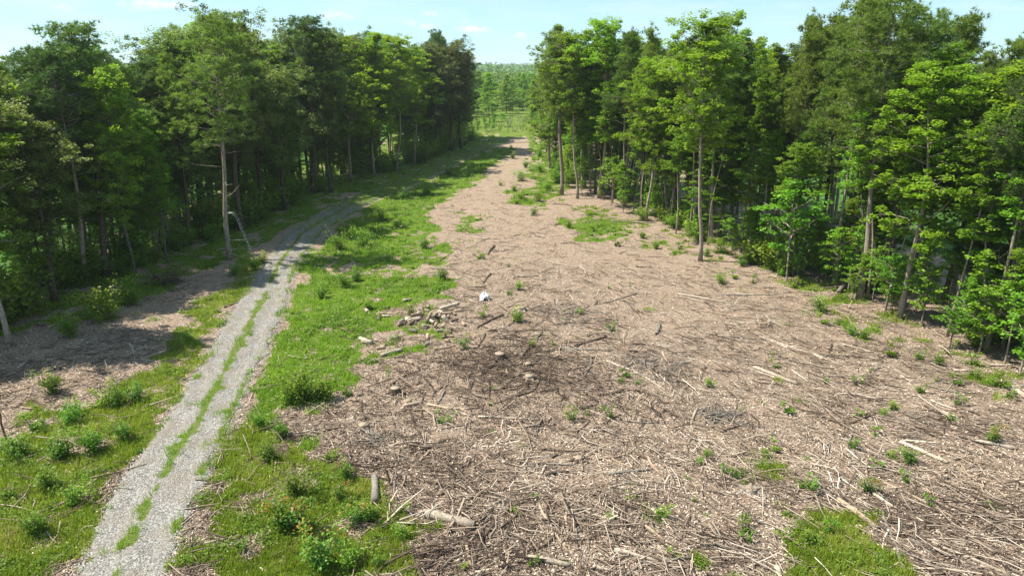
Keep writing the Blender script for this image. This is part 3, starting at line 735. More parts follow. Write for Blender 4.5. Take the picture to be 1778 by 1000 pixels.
# left strip
front(400, 452, 'pine0', 4, 'tall pine with long pale trunk standing forward of left wood, ladder beside it', wide=1.25, col=(1.45, 1.4, 1.45))
front(-60, 600, 'oak0', 0); front(18, 600, 'gum0', 12, wide=1.1, col=(.9, .9, 1)); front(95, 525, 'oak1', 60, wide=1.1)
front(186, 480, 'pine3', 2, 'big dark pine with leaning dark trunk and open ragged crown near left edge', wide=1.25, lean=(0, -.05, 0))
front(150, 492, 'pine4', 30, wide=1.1); front(130, 470, 'pine3', 10); front(236, 482, 'gum3', 20, wide=.9); front(270, 440, 'gum1', 28, wide=1.05, col=(1.35, 1.25, 1))
front(292, 458, 'gum3', 95, wide=.8); front(350, 408, 'oak1', 2, wide=1.15); front(420, 400, 'oak0', 6, wide=1.1); front(330, 425, 'pine2', 20)
front(455, 378, 'oak1', 8, wide=1.05); front(495, 365, 'oak0', 60); front(545, 335, 'pine3', 0, 'pine with domed dark crown rising above mixed trees in middle of left wood', wide=1.45)
front(575, 335, 'oak1', 12); front(610, 318, 'gum0', 6, wide=1.3); front(650, 306, 'gum1', 0, wide=1.3); front(690, 296, 'gum2', 10, wide=1.3); front(720, 286, 'gum0', 12, wide=1.25)
front(757, 272, 'oak1', 5, wide=1.2, col=(1.2, 1.05, 1.15)); front(783, 263, 'oak0', 14, 'brownish green oak at far end of left wood with stout forked trunk', wide=1.45, col=(1.3, 1.08, 1.2))
front(800, 258, 'oak1', 12, wide=1.2, col=(1.15, 1.05, 1.1)); front(768, 262, 'pine4', -2, wide=.8)
# right strip
front(975, 337, 'pine0', 28, 'pine with straight brown trunk standing foremost at far end of right wood', wide=1.5, col=(1.35, 1.15, 1.3))
front(1003, 345, 'gum2', 20, wide=1.1); front(955, 300, 'gum1', 12, wide=1.2); front(1040, 345, 'gum2', 8, wide=1.25, col=(1.1, 1.15, 1))
front(1085, 360, 'pine1', 10, wide=1.1); front(1122, 382, 'gum2', 60, wide=1.1, col=(1.15, 1.15, 1)); front(1112, 372, 'pine2', 0)
front(1150, 375, 'slim0', 50); front(1176, 398, 'slim0', 110, wide=.95, col=(1.1, 1.15, 1))
front(1216, 452, 'gum2', 10, 'tall tree with forked pale trunk standing foremost of right wood beside bare brown clearing', wide=1.15, col=(1.25, 1.15, 1.1))
front(1258, 415, 'gum2', 28); front(1300, 442, 'slim0', 80, wide=.85); front(1240, 395, 'pine0', 6); front(1330, 420, 'gum1', 90, wide=.9)
front(1356, 462, 'slim1', 200, wide=1.2, col=(1.15, 1.2, 1)); front(1405, 430, 'pine1', 4, wide=1.15); front(1440, 440, 'pine0', 8, wide=1.1)
front(1465, 420, 'pine1', 6, wide=1.1); front(1375, 410, 'pine2', 2)
front(1491, 520, 'pine0', 2, 'stoutest tall pine on right wood edge, reddish trunk rising beside bright leafy tree', wide=1.25, lean=(0, .01, 0))
front(1562, 552, 'gum0', 95, 'bright green leafy tree with slender pale trunk between two big pines at right', wide=1.15, col=(1.3, 1.35, 1.1))
front(1520, 480, 'pine2', 2, wide=1.1); front(1600, 500, 'pine1', 4); front(1640, 520, 'pine2', 8, wide=1.1)
front(1712, 606, 'pine4', 100, 'leaning pale trunk near right edge with bare dead branches on its left side', wide=.8, lean=(0, .03, 0))
front(1850, 600, 'pine0', 0); front(1690, 510, 'pine1', 4); front(1760, 560, 'pine2', 0, wide=1.05); front(1800, 640, 'gum1', 260, wide=.9, col=(1.2, 1.3, 1))
bx_, by_ = at(1716, 600); add_tree('bare0', bx_ + .8, by_ + 1.0, h=13.5, note='leafless grey tree with upswept bare branches beside leaning trunk near right edge', lean=(0, .05, 0))

# trees standing deeper in the strips
def deep(edge, side, y0, y1, depth, n, keys, mind):
    c = 0; tries = 0
    while c < n and tries < 6000:
        tries += 1
        y = y0 + (y1 - y0) * rng.random(); d = 1.5 + (depth - 1.5) * rng.random()
        x = (xl(y) - d) if side < 0 else (xr(y) + d)
        if min((x - a) ** 2 + (y - b) ** 2 for a, b in ALLT) < mind ** 2: continue
        add_tree(keys[rng.integers(len(keys))], x, y, off=(14 + 60 * rng.random()) if side > 0 else (4 + 26 * rng.random()), wide=.9 + .3 * rng.random()); c += 1
deep(None, -1, 36, 74, 5, 18, ['pine3', 'oak0', 'gum0', 'gum3', 'pine4', 'oak1'], 2.3)
deep(None, -1, 70, 120, 9, 40, ['oak0', 'oak1', 'gum0', 'gum5', 'gum4', 'pine3', 'gum1'], 2.5)
deep(None, -1, 120, 172, 8, 22, ['oak0', 'oak1', 'gum0', 'gum1', 'gum2'], 3)
deep(None, 1, 34, 62, 9, 22, ['pine5', 'pine1', 'pine2', 'pine1', 'gum4', 'pine0'], 2.6)
deep(None, 1, 62, 100, 13, 46, ['pine5', 'pine1', 'pine2', 'gum4', 'gum5', 'pine1', 'gum3', 'pine0'], 2.2)
def mid(side, y0, y1, depth, n, keys, h0, h1):
    for _ in range(n):
        y = y0 + (y1 - y0) * rng.random(); d = (1.8 if side > 0 else .3) + depth * rng.random(); x = (xl(y) - d) if side < 0 else (xr(y) + d)
        add_tree(keys[rng.integers(len(keys))], x, y, h=h0 + (h1 - h0) * rng.random(), wide=.85 + .3 * rng.random(), row='under')
mid(-1, 38, 76, 4, 18, ['gum1', 'gum3', 'gum4', 'gum0'], 7, 13)
mid(-1, 72, 172, 6, 66, ['gum1', 'gum3', 'gum0', 'oak1', 'young0', 'gum5'], 7, 14)
mid(1, 38, 66, 7, 11, ['gum1', 'gum3', 'gum0'], 6.5, 11)
mid(1, 66, 180, 9, 24, ['gum1', 'gum3', 'gum0'], 7, 12.5)
deep(None, 1, 100, 190, 13, 30, ['pine5', 'gum4', 'gum5', 'pine2', 'gum2'], 3)

# thin suppressed stems and saplings along both edges
def edge_saps():
    for side, y0, y1, n in ((1, 34, 62, 26), (1, 62, 112, 34), (1, 112, 180, 14), (-1, 38, 80, 26), (-1, 80, 175, 30)):
        for _ in range(n):
            y = y0 + (y1 - y0) * rng.random(); d = -.6 + 4.2 * rng.random()
            x = xr(y) + d if side > 0 else xl(y) - d
            add_tree('sap%d' % rng.integers(3), x, y, h=1.8 + 3.9 * rng.random() ** 1.5, wide=.85 + .35 * rng.random(), row='front' if d < 1 else 'inner')
edge_saps()
for px, py, h in [(1365, 490, 7.5), (1395, 478, 5), (1300, 452, 4), (1600, 560, 5.5), (1650, 600, 4.4), (1700, 612, 6), (1745, 628, 5), (1770, 650, 6), (1535, 545, 4), (1450, 505, 4.5), (955, 290, 6), (948, 275, 7), (940, 262, 7), (1690, 575, 7), (1740, 590, 8), (845, 212, 8), (858, 218, 5)]:
    x, y = at(px, py); add_tree('sap%d' % rng.integers(2), x, y, h=h, wide=1.15, row='front')

for i in range(34):
    y = 39 + 95 * ((i + rng.random()) / 34) ** 1.2; x = xr(y) - .2 + 2.6 * rng.random()
    add_tree('slim%d' % rng.integers(2), x, y, h=9 + 5.5 * rng.random(), wide=.9 + .3 * rng.random(), row='front', lean=(rng.normal(0, .03), rng.normal(0, .03), 0))
for i in range(16):
    y = 38 + 60 * rng.random(); x = xl(y) - .2 - 3 * rng.random()
    add_tree('slim%d' % rng.integers(2), x, y, h=8 + 5 * rng.random(), wide=.9 + .3 * rng.random(), row='front')
# understorey shrubs: dark under the left strip, brighter along the right edge
for side, n, y0, y1 in ((1, 44, 34, 80), (1, 22, 80, 150), (-1, 84, 36, 84), (-1, 60, 82, 170)):
    for _ in range(n):
        y = y0 + (y1 - y0) * rng.random(); d = -1.0 + 6 * rng.random() ** 1.3; x = xr(y) + .6 + d if side > 0 else xl(y) - d * 1.2 + .8
        s = .9 + (1.3 if side > 0 else 1.9) * rng.random()
        sk = ['shrub0', 'shrub3', 'shrub1', 'shrub3'][rng.integers(4)]; r = plant(sk, x, y, s, 'shrub', 'shrub', 'undergrowth shrubs at the wood edges', sxy=s * 1.15)
        THINGS.append((r, 'shrub', 'left' if side < 0 else 'right', {'shrub0': 'mid green', 'shrub1': 'yellow green', 'shrub3': 'dark green'}[sk], x, y, s * 1.2, 'shrub'))

# ------------------------------------------------------------------ young wood across the end of the clearing and the far woods
def lollipop(n, xs, ys_, hs, rs, per, leaf, name, label, cat):
    cen = []; N_ = len(xs); tot = N_ * per
    dv = rand_unit(tot); q = rng.random(tot) ** .35
    R_ = np.repeat(rs, per); H_ = np.repeat(hs, per)
    cz = H_ * .62; cen = np.stack([np.repeat(xs, per) + dv[:, 0] * q * R_, np.repeat(ys_, per) + dv[:, 1] * q * R_, cz + dv[:, 2] * q * H_ * .38], 1)
    cen += rng.normal(0, .15, cen.shape) * R_[:, None]
    a = np.clip(np.repeat(rng.random(N_), per) * .5 + rng.random(tot) * .5, 0, 1)
    V, F, A = leaves(cen, np.repeat(leaf, per), up=.6, a=a, aspect=.8)
    o = mesh_np(name, V, F, MFAR, attrs={'rnd': A}); o.color = (1.7, 1.65, 1.4, 1)
    tag(o, label, cat, kind='stuff')
# individual young trees facing the clearing at its far end
for i in range(70):
    y = 238 + 75 * rng.random() ** 1.2; x = -55 + 110 * (i + rng.random()) / 70
    key = ['young0', 'young1', 'young0', 'gum0'][rng.integers(4)]
    r = plant(key, x, y, (9 + 5 * rng.random()) / HN, 'young_tree', 'young tree', 'young trees across the far end of the clearing', sxy=1.0 + .3 * rng.random(), col=(1.45, 1.5, 1.4))
    THINGS.append((r, 'young tree', 'mid', 'far', x, y, 12, key))
N1 = 1500; ang = (rng.random(N1) * 2 - 1) * .75; dd = 290 * (900 / 290) ** rng.random(N1)
lollipop(N1, dd * np.sin(ang), dd * np.cos(ang), 8.5 + 5.5 * rng.random(N1), 2.6 + 1.6 * rng.random(N1), 80, .7 + dd * .0011, 'young_woodland', 'pale green young woodland stretching away beyond the clearing', 'woodland')
N2 = 5200; ang = (rng.random(N2) * 2 - 1) * .8; dd = 900 * (4600 / 900) ** rng.random(N2)
lollipop(N2, dd * np.sin(ang), dd * np.cos(ang), 9 + 9 * rng.random(N2) ** 1.5 + np.maximum(0, dd - 2500) * .0050, 6 + dd * .0030, 26, 2.5 + dd * .0018, 'distant_forest', 'distant dark forest line along the horizon', 'forest')

for i in range(64):
    y = 182 + 56 * rng.random(); x = -26 + 38 * rng.random()
    if -3 < x - (y - 180) * .12 < 3 and y < 200: continue
    add_tree('sap%d' % rng.integers(3), x, y, h=1.2 + 2.4 * rng.random(), wide=1.6, row='inner')
# pale dead stalks in the far part of the clearing
D_ = Geo()
for _ in range(620):
    y = 178 + 60 * rng.random(); x = -17 + 26 * rng.random() - (y - 178) * .05
    if rng.random() < .5: x = -9 - 14 * rng.random()
    h = .5 + 2.6 * rng.random() ** 2; a = rng.random() * 6.28
    if vnoise(x / 3, y / 5, 3) < .5: continue
    P = limb_path((x, y, -.05), (math.cos(a) * .15, math.sin(a) * .15, 1), h, 3, 0, .1); D_.tube(P, np.linspace(.07, .03, 4), 3, a=rng.random())
tag(D_.obj('dead_stalks', WD_GREY), 'thin pale dead stalks standing in far brushy end of clearing', 'dead brush', kind='stuff')

# ------------------------------------------------------------------ branches and logs on the clearing
WOODS = {'w': (WD_WHITE, 'bleached white'), 't': (WD_TAN, 'tan'), 'g': (WD_GREY, 'grey'), 'd': (WD_DARK, 'dark brown')}
def branch(x0, y0, x1, y1, col, rad, forks=0, bend=None, name=None, lift=0., taper=.55, note=None, ends=False):
    ln = math.hypot(x1 - x0, y1 - y0); k = 7; t = np.linspace(0, 1, k)
    bend = rng.normal(0, .05) if bend is None else bend
    nxm, nym = -(y1 - y0) / ln, (x1 - x0) / ln
    wob = np.concatenate([[0], np.cumsum(rng.normal(0, .012, k - 1))]) * (rad < .09)
    off = (np.sin(t * math.pi) * bend + wob) * ln
    px = x0 + (x1 - x0) * t + nxm * off; py = y0 + (y1 - y0) * t + nym * off
    R_ = rad * (1 - (1 - taper) * t)
    if rad > .07: R_ = R_ * (1 + .16 * (rng.random(k) - .5)); R_[0] *= .9
    # a stiff piece of wood lies on the highest points of the uneven ground
    zg = gh(px, py); A_ = np.polyfit(t, zg, 1); zz = np.polyval(A_, t); zz = zz * .5 + zg * .5
    pz = zz + R_ * .75 + .015 + lift * (.3 + .7 * t)
    c = np.array([px.mean(), py.mean(), 0]); P = np.stack([px, py, pz], 1)
    G_ = Geo(); G_.tube(P - c, R_, 10 if rad > .07 else 6, irr=.22)
    for _ in range(forks):
        j = rng.integers(2, 6); d = P[j] - P[j - 1]; a = math.atan2(d[1], d[0]) + rng.choice((-1, 1)) * (.4 + .5 * rng.random())
        Q = limb_path(P[j] - c, (math.cos(a), math.sin(a), .12 * rng.random()), ln * (.2 + .3 * rng.random()), 4, 0, .12); G_.tube(Q, np.linspace(R_[j] * .7, R_[j] * .25, 5), 5)
    nm = name or ('log' if rad >= .085 else 'fallen_branch')
    o = G_.obj(nm, WOODS[col][0], smooth=True); o.location = c
    if ends:
        e = Geo(); d = (P[-1] - P[-2]); d /= np.linalg.norm(d)
        e.tube([P[-1] - c - d * .01, P[-1] - c + d * .004], [R_[-1] * .96] * 2, 12)
        eo = e.obj('cut_end', WD_END, o)
    shape = 'forked' if forks else ('curved' if abs(bend) > .06 else 'straight')
    cat = 'log' if nm == 'log' else 'branch'
    tag(o, note, cat, 'branches and logs lying on the clearing')
    if not note: THINGS.append((o, cat, WOODS[col][1], shape, (x0 + x1) / 2, (y0 + y1) / 2, ln, 'wood'))
    return o
def c6(x, y): return 560 + x / 2.963, 380 + y / 2.963
def c7(x, y): return 560 + x / 2.963, 680 + y / 2.963
def c8(x, y): return 1150 + x / 1.667, 400 + y / 1.667
H6 = [(885,140,850,185,'d',.09),(865,285,825,330,'d',.07),(930,500,800,565,'d',.08),(1620,378,1390,435,'d',.035),(1460,610,1240,680,'d',.07),(1240,680,1050,710,'d',.05),(1060,680,1020,735,'d',.09),(835,600,805,670,'d',.06),(1570,685,1715,692,'d',.07),(1730,530,1710,590,'g',.09),(1590,650,1660,650,'d',.07),(1545,890,1410,920,'d',.08),(1380,725,1300,850,'g',.06),(1460,740,1778,880,'w',.045),(350,865,545,780,'d',.05),(545,740,720,748,'d',.05),(650,540,725,575,'w',.05),(570,680,680,660,'t',.06),(1105,620,1120,560,'g',.05),(840,585,960,585,'w',.04),(905,590,960,640,'w',.04),(930,130,1000,140,'w',.05),(800,100,900,105,'w',.05),(1490,10,1655,18,'g',.09),(1140,215,1320,250,'w',.04),(1115,830,1090,890,'d',.05),(1450,510,1540,510,'w',.05),(960,560,1130,440,'d',.04),(740,840,760,800,'d',.06),(1200,470,1215,540,'g',.04),(640,870,560,940,'d',.04),(1000,300,1110,290,'g',.05),(590,240,660,180,'d',.05)]
H7 = [(800,145,1110,155,'w',.05),(905,190,1130,160,'d',.045),(610,205,790,160,'g',.03),(655,255,515,330,'d',.05),(555,320,495,370,'t',.07),(630,10,570,100,'g',.05),(1370,110,1630,215,'w',.05),(1630,215,1778,330,'w',.03),(1545,155,1760,150,'g',.035),(1410,30,1545,5,'d',.08),(1290,105,1410,70,'d',.05),(1150,440,1265,415,'d',.085),(1470,425,1700,395,'g',.06),(1540,470,1740,495,'g',.04),(1100,435,1355,565,'w',.03),(1030,440,1030,500,'w',.03),(760,430,625,530,'g',.035),(625,530,510,565,'d',.04),(745,565,930,510,'d',.04),(555,425,680,430,'w',.03),(1115,600,1255,835,'t',.05),(1250,650,1245,775,'t',.05),(1190,760,1035,835,'d',.055),(1450,655,1500,655,'w',.05),(1500,655,1550,590,'d',.05),(1590,500,1560,560,'d',.05),(940,670,1110,695,'w',.03),(1115,690,1155,745,'t',.05),(835,630,775,720,'d',.05),(870,650,790,730,'g',.05),(760,750,510,930,'d',.06),(885,690,765,930,'d',.07),(700,840,590,945,'g',.06),(740,810,760,900,'t',.06),(410,790,460,945,'t',.04),(295,490,370,680,'t',.035),(320,520,300,600,'t',.035),(1640,875,1560,948,'g',.06),(1390,910,1515,925,'w',.06),(990,880,1190,940,'w',.03),(760,948,880,920,'w',.06),(1690,605,1778,700,'w',.06),(1420,340,1490,370,'t',.04),(1490,345,1600,390,'t',.035),(1180,345,1240,300,'d',.04),(1520,540,1600,590,'w',.03),(470,115,530,110,'t',.07),(370,475,370,540,'g',.06),(100,435,30,480,'g',.04),(960,600,920,640,'d',.06),(1280,610,1330,690,'g',.03),(1030,370,1150,420,'g',.04),(1300,220,1380,160,'d',.035),(1660,690,1760,760,'t',.05),(1440,600,1500,560,'d',.04)]
H8 = [(60,192,180,222,'w',.045),(205,182,340,182,'w',.05),(275,400,390,434,'w',.05),(315,312,490,362,'w',.05),(345,325,480,376,'w',.04),(440,355,515,385,'w',.05),(490,330,480,355,'d',.06),(520,330,625,358,'w',.06),(810,525,860,542,'w',.085),(620,580,700,625,'w',.04),(665,505,780,560,'g',.06),(550,550,625,522,'d',.05),(1020,732,1060,742,'w',.07),(735,825,830,900,'w',.04),(565,770,620,765,'w',.05),(425,748,510,805,'d',.07),(120,680,260,722,'w',.045),(0,960,95,940,'g',.07),(0,830,130,960,'g',.03),(155,395,235,400,'d',.05),(640,720,930,870,'t',.045),(690,690,880,800,'g',.04),(800,640,1000,690,'t',.04),(480,590,475,640,'g',.04),(945,388,1012,385,'w',.06),(760,445,860,470,'g',.05),(160,300,300,310,'g',.04),(35,435,65,438,'g',.06),(570,850,600,860,'t',.05),(330,975,345,1010,'w',.09),(700,590,840,650,'g',.05),(860,600,1010,680,'t',.04),(590,720,760,800,'g',.04),(480,680,610,730,'d',.05),(740,385,780,420,'g',.05),(560,345,600,352,'t',.05),(90,225,260,250,'t',.035),(620,380,660,400,'g',.04),(330,350,440,385,'t',.035),(870,860,1040,930,'t',.04),(820,940,920,990,'g',.05),(720,870,735,940,'d',.05),(640,800,700,990,'g',.06),(700,800,690,900,'d',.04)]
for cf, Hs in ((c6, H6), (c7, H7), (c8, H8)):
    for (a, b, c, d, col, rad) in Hs:
        x0, y0 = at(*cf(a, b)); x1, y1 = at(*cf(c, d)); ln = math.hypot(x1 - x0, y1 - y0)
        branch(x0, y0, x1, y1, col, rad * 1.15, forks=(rng.random() < .3) * int(1 + rng.random() * 2) if ln > 1.2 else 0)
def hero(px0, py0, px1, py1, col, rad, note, **kw):
    x0, y0 = at(px0, py0); x1, y1 = at(px1, py1); return branch(x0, y0, x1, y1, col, rad, note=note, bend=.01, **kw)
hero(736, 897, 824, 920, 'w', .17, 'thick pale barkless log with sawn end beside the grass patch at bottom centre', taper=1.05, ends=True, name='log')
hero(*c7(1060, 868), *c7(1275, 908), 'w', .11, 'broken bleached log lying at the bottom edge of the clearing', taper=.8, name='log')
hero(*c7(1500, 825), *c7(1735, 862), 'w', .085, 'straight white stick lying left to right near the bottom edge', name='log')
hero(*c8(45, 184), *c8(205, 210), 'w', .09, 'long white pole lying in front of the tall forked pale tree', name='log', taper=.5)
hero(*c8(265, 388), *c8(390, 438), 'w', .10, 'thick white pole lying alone in the middle right of the clearing', name='log', taper=.8)
hero(*c8(905, 615), *c8(1028, 640), 'w', .09, 'straight pale pole lying beside a leafy bush at the right edge', name='log', taper=.7)
hero(*c8(1000, 452), *c8(1060, 490), 'w', .12, 'white broken log at the right edge just below the trees', name='log', taper=.9)
hero(*c8(690, 610), *c8(825, 675), 'w', .10, 'white log lying behind a yellow green seedling at lower right', name='log', taper=.7)
hero(*c8(780, 908), *c8(1010, 1006), 'w', .07, 'long bleached pole running out of the bottom right corner', name='log', taper=.8)
hero(*c8(610, 752), *c8(735, 825), 'w', .06, 'bent white branch beside the red tipped seedling at lower right', forks=1)
hero(*c8(510, 770), *c8(625, 862), 't', .10, 'broad split tan slab of wood between green patches at lower right', name='log', taper=.9)
hero(*c8(508, 190), *c8(546, 163), 'g', .16, 'short grey log leaning at the foot of the stoutest right pine', name='log', taper=.9, lift=.5)
hero(*c6(300, 712), *c6(412, 682), 'w', .12, 'pale log lying alone below the heap of cut rounds', name='log', taper=.95, ends=True)
hero(*c6(605, 483), *c6(705, 466), 'w', .14, 'long white split log lying on top of the heap of cut rounds', name='log', taper=.9, lift=.25)
hero(*c7(415, 95), *c7(512, 70), 't', .10, 'small tan log lying beside a pale round stone left of centre', name='log', taper=.9)
hero(*c7(268, 450), *c7(270, 585), 'g', .14, 'weathered grey log standing out beside the lower left grass', name='log', taper=1.1)
hero(268, 480, 300, 505, 'd', .12, 'dark rotting log in shade beside the root heap left of track', name='log')
hero(60, 713, 20, 707, 't', .05, 'pale thin stick beside the bent rusty post at left edge')
hero(0, 765, 38, 745, 't', .05, 'tan stick slanting up beneath the bent rusty post at left edge')
hero(*c8(845, 403), *c8(885, 403), 'w', .08, 'short pale log lying level near the right wood edge', name='log')
# scattered remainder, the largest pieces of the litter
have = sum(1 for t in THINGS if t[7] == 'wood') + 20; tries = 0
while have < 296 and tries < 20000:
    tries += 1
    x, y = wedge(1, 19, 88, .74); x = float(x[0]); y = float(y[0]); g, _ = green(np.array([x]), np.array([y]))
    if g[0] > .25 or x < -11.5 or x > xr(y) - 1 or not not_road(np.array([x]), np.array([y]))[0]:
        if not (x < -19 and x > xl(y) and y > 33 and y < 60 and g[0] < .4 and rng.random() < .5): continue
    a, sp = flow(np.array([x]), np.array([y])); a = float(a[0]) + rng.normal() * float(sp[0]); ln = .9 + 1.9 * rng.random() ** 1.6; rad = .028 + .04 * rng.random() ** 1.5
    col = rng.choice(['w', 't', 'g', 'g', 'd', 'd'])
    branch(x - math.cos(a) * ln / 2, y - math.sin(a) * ln / 2, x + math.cos(a) * ln / 2, y + math.sin(a) * ln / 2, col, rad, forks=int(rng.random() < .45) * int(1 + 2 * rng.random()), bend=rng.normal(0, .07)); have += 1

# heap of cut rounds
def log_round(x, y, z, r, ln, rx, rz, col):
    root = bpy.data.objects.new('log_round', None); C.objects.link(root); root.location = (x, y, z); root.rotation_euler = (rx, 0, rz)
    G_ = Geo(); ns_ = int(rng.choice((5, 6, 10))); G_.tube([(0, -ln / 2, 0), (0, -ln / 6, 0), (0, ln / 6, 0), (0, ln / 2, 0)], [r, r * .97, r, r * 1.03], ns_, cap=True, irr=.32); G_.obj('bark', WOODS[col][0], root, smooth=True)
    for s_ in (-1, 1):
        e = Geo(); e.tube([(0, s_ * (ln / 2 - .01), 0), (0, s_ * (ln / 2 + .004), 0)], [r * .86] * 2, ns_); e.obj('cut_face', WD_END, root)
    tag(root, cat='log round', group='cut log rounds heaped at the verge'); THINGS.append((root, 'log round', {'w': 'pale', 't': 'tan', 'g': 'grey', 'd': 'dark'}[col], 'heap', x, y, r, 'round'))
for i in range(58):
    if i < 26: px, py = 748 + rng.normal(0, 26), 558 + rng.normal(0, 12)
    else: px, py = 630 + rng.random() * 160, 522 + rng.random() * 85
    x, y = at(px, py); r_ = .07 + .08 * rng.random(); core = math.exp(-((px - 750) / 26) ** 2 - ((py - 560) / 12) ** 2)
    log_round(x, y, g1(x, y) + r_ * .8 + core * .45 * rng.random(), r_, .3 + .5 * rng.random() ** 1.5, rng.normal(0, .45) if core > .2 else rng.normal(0, .08), rng.random() * 6.28, rng.choice(['t', 'g', 'w', 'd', 't', 'w']))

# stumps, chunks, stones
def stump(px, py, r, h, col, note, roots=True):
    x, y = at(px, py); root = bpy.data.objects.new('tree_stump', None); C.objects.link(root); root.location = (x, y, g1(x, y))
    G_ = Geo(); G_.tube([(0, 0, -.1), (0, 0, .02), (.01, 0, h * .5), (0, .01, h)], [r * 1.5, r * 1.25, r * 1.02, r], 12, cap=False, irr=.14)
    if roots:
        for k in range(6):
            a = k * 1.05 + rng.random() * .4; G_.tube([(math.cos(a) * r * .7, math.sin(a) * r * .7, h * .35), (math.cos(a) * r * 1.6, math.sin(a) * r * 1.6, .03), (math.cos(a) * r * 2.2, math.sin(a) * r * 2.2, -.04)], [r * .35, r * .22, r * .1], 6)
    G_.obj('bark', WOODS[col][0], root, smooth=True); e = Geo(); e.tube([(0, .01, h - .012), (0, .01, h - .004)], [r * .97] * 2, 12); e.obj('sawn_top', WD_END, root)
    tag(root, note, 'tree stump', 'stumps left in the clearing')
stump(632, 746, .26, .16, 't', 'flat pale sawn stump left of centre in the brown litter')
stump(708, 702, .20, .12, 't', 'small pale stump beside a tan log left of centre')
stump(919, 662, .24, .22, 't', 'upper pale stump in the tangled branches at centre')
stump(917, 640, .18, .18, 't', 'tilted small stump behind the pale stump at centre')
stump(1005, 797, .26, .10, 'd', 'low reddish brown stump in the litter below centre')
stump(868, 628, .30, .35, 'd', 'broken brown stump among tangled branches above centre')
stump(687, 686, .26, .30, 'd', 'dark rotten stump left of the pale stump in the litter')
stump(1302, 846, .30, .10, 'g', 'grey rotten stump surrounded by short grass at lower right')
stump(905, 540, .3, .25, 'w', 'bleached stump behind the dense green seedling above centre')

def root_heap(px, py, R_, n, mats, note, name, hh=.6, cat='brush heap'):
    x, y = at(px, py); G_ = Geo(); main = rng.random() * 3.14; flat = hh < .5
    for i in range(n):
        a = rng.random() * 6.28; q = rng.random() ** .7 * R_ * (1. if flat else .6)
        c = np.array([math.cos(a) * q * 1.25, math.sin(a) * q, 0]); a2 = (main + rng.normal(0, .8)) if flat else rng.random() * 6.28
        rise = rng.normal(0, .05) if flat else (rng.random() - .3) * 1.2
        ln = (.4 + 1.3 * rng.random() ** 1.5) if flat else R_ * (.4 + .7 * rng.random())
        P = limb_path(c, (math.cos(a2), math.sin(a2), rise), ln, 4, -.01 if flat else -.05, .08 if flat else .2)
        base = gh(P[:, 0] + x, P[:, 1] + y) - g1(x, y); P[:, 2] = base + np.maximum(P[:, 2], 0) + .03 + rng.random() * hh * max(.15, 1 - q / R_)
        r_ = .010 + .035 * rng.random() ** 2.5; G_.tube(P, np.linspace(r_, r_ * .5, 5), 5)
    o = G_.obj(name, mats, smooth=True); o.location = (x, y, g1(x, y)); tag(o, note, cat)
root_heap(290, 493, 1.5, 120, WD_DARK, 'dark uprooted root ball lying in shade left of the track', 'root_ball', 1.1, 'root ball')
root_heap(1245, 722, 1.0, 90, WD_GREY, 'grey tangled brush heap right of centre in the clearing', 'brush_heap', .3)
root_heap(655, 770, .55, 34, WD_GREY, 'small grey splintered root chunk below the flat pale stump', 'root_chunk', .35, 'root chunk')
root_heap(860, 640, 2.4, 170, WD_DARK, 'brown tangle of thin branches around the broken stump at centre', 'brush_heap', .25)
root_heap(975, 650, 2.6, 150, WD_DARK, 'loose dark tangle of sticks right of the two pale stumps at centre', 'brush_heap', .22)
root_heap(980, 545, 2.0, 90, WD_GREY, 'grey tangle of sticks right of the dense green seedling', 'brush_heap', .2)
root_heap(830, 915, 1.3, 46, WD_DARK, 'dark stack of sticks touching the sawn end of the thick log', 'brush_heap', .3)
root_heap(1130, 640, 1.8, 120, WD_GREY, 'spread of long grey sticks right of centre beyond the pale stumps', 'brush_heap', .2)
root_heap(215, 590, 2.2, 90, WD_GREY, 'shaded grey spread of sticks left of the track', 'brush_heap', .2)
root_heap(1690, 850, 2.0, 80, WD_TAN, 'pale splintered brush spread at the lower right corner', 'brush_heap', .15)
root_heap(1620, 900, 2.0, 80, WD_DARK, 'dark combed brush lying beside the lower right green patch', 'brush_heap', .15)

# crumpled white sheet near the heap of rounds
def white_sheet():
    x, y = at(842, 520); n = 26; u, v = np.meshgrid(np.linspace(-1, 1, n), np.linspace(-1, 1, n))
    Z = .30 * (1 - (u ** 2 + v ** 2) * .5) + .9 * np.abs(fbm(u * 2.2 + 5, v * 2.2, 4, 8) - .5) * 2; Z = np.clip(Z, .0, 1); Z *= ss(1.35, .75, np.hypot(u, v)) ; Z += .15 * np.exp(-((u + .35) / .3) ** 2 - ((v - .1) / .5) ** 2)
    X = u * .52 + .12 * (fbm(u * 2, v * 2, 2, 4) - .5); Y = v * .5 + .12 * (fbm(u * 2, v * 2, 2, 14) - .5)
    V = np.stack([X.ravel(), Y.ravel(), Z.ravel() * .95 + .03], 1); V2 = V - [0, 0, .02]
    i = (np.arange(n - 1)[:, None] * n + np.arange(n - 1)[None, :]).ravel(); F = np.stack([i, i + 1, i + n + 1, i + n], 1)
    V *= .7; V2 *= .7
    o = mesh_np('white_sheet', np.vstack([V, V2]), np.vstack([F, F[:, ::-1] + n * n]), plain('white_plastic', (.55, .56, .57), .5, 0, .12))
    o.location = (x, y, g1(x, y)); tag(o, 'crumpled white sheet lying alone in the brown clearing above centre', 'plastic sheet')
white_sheet()

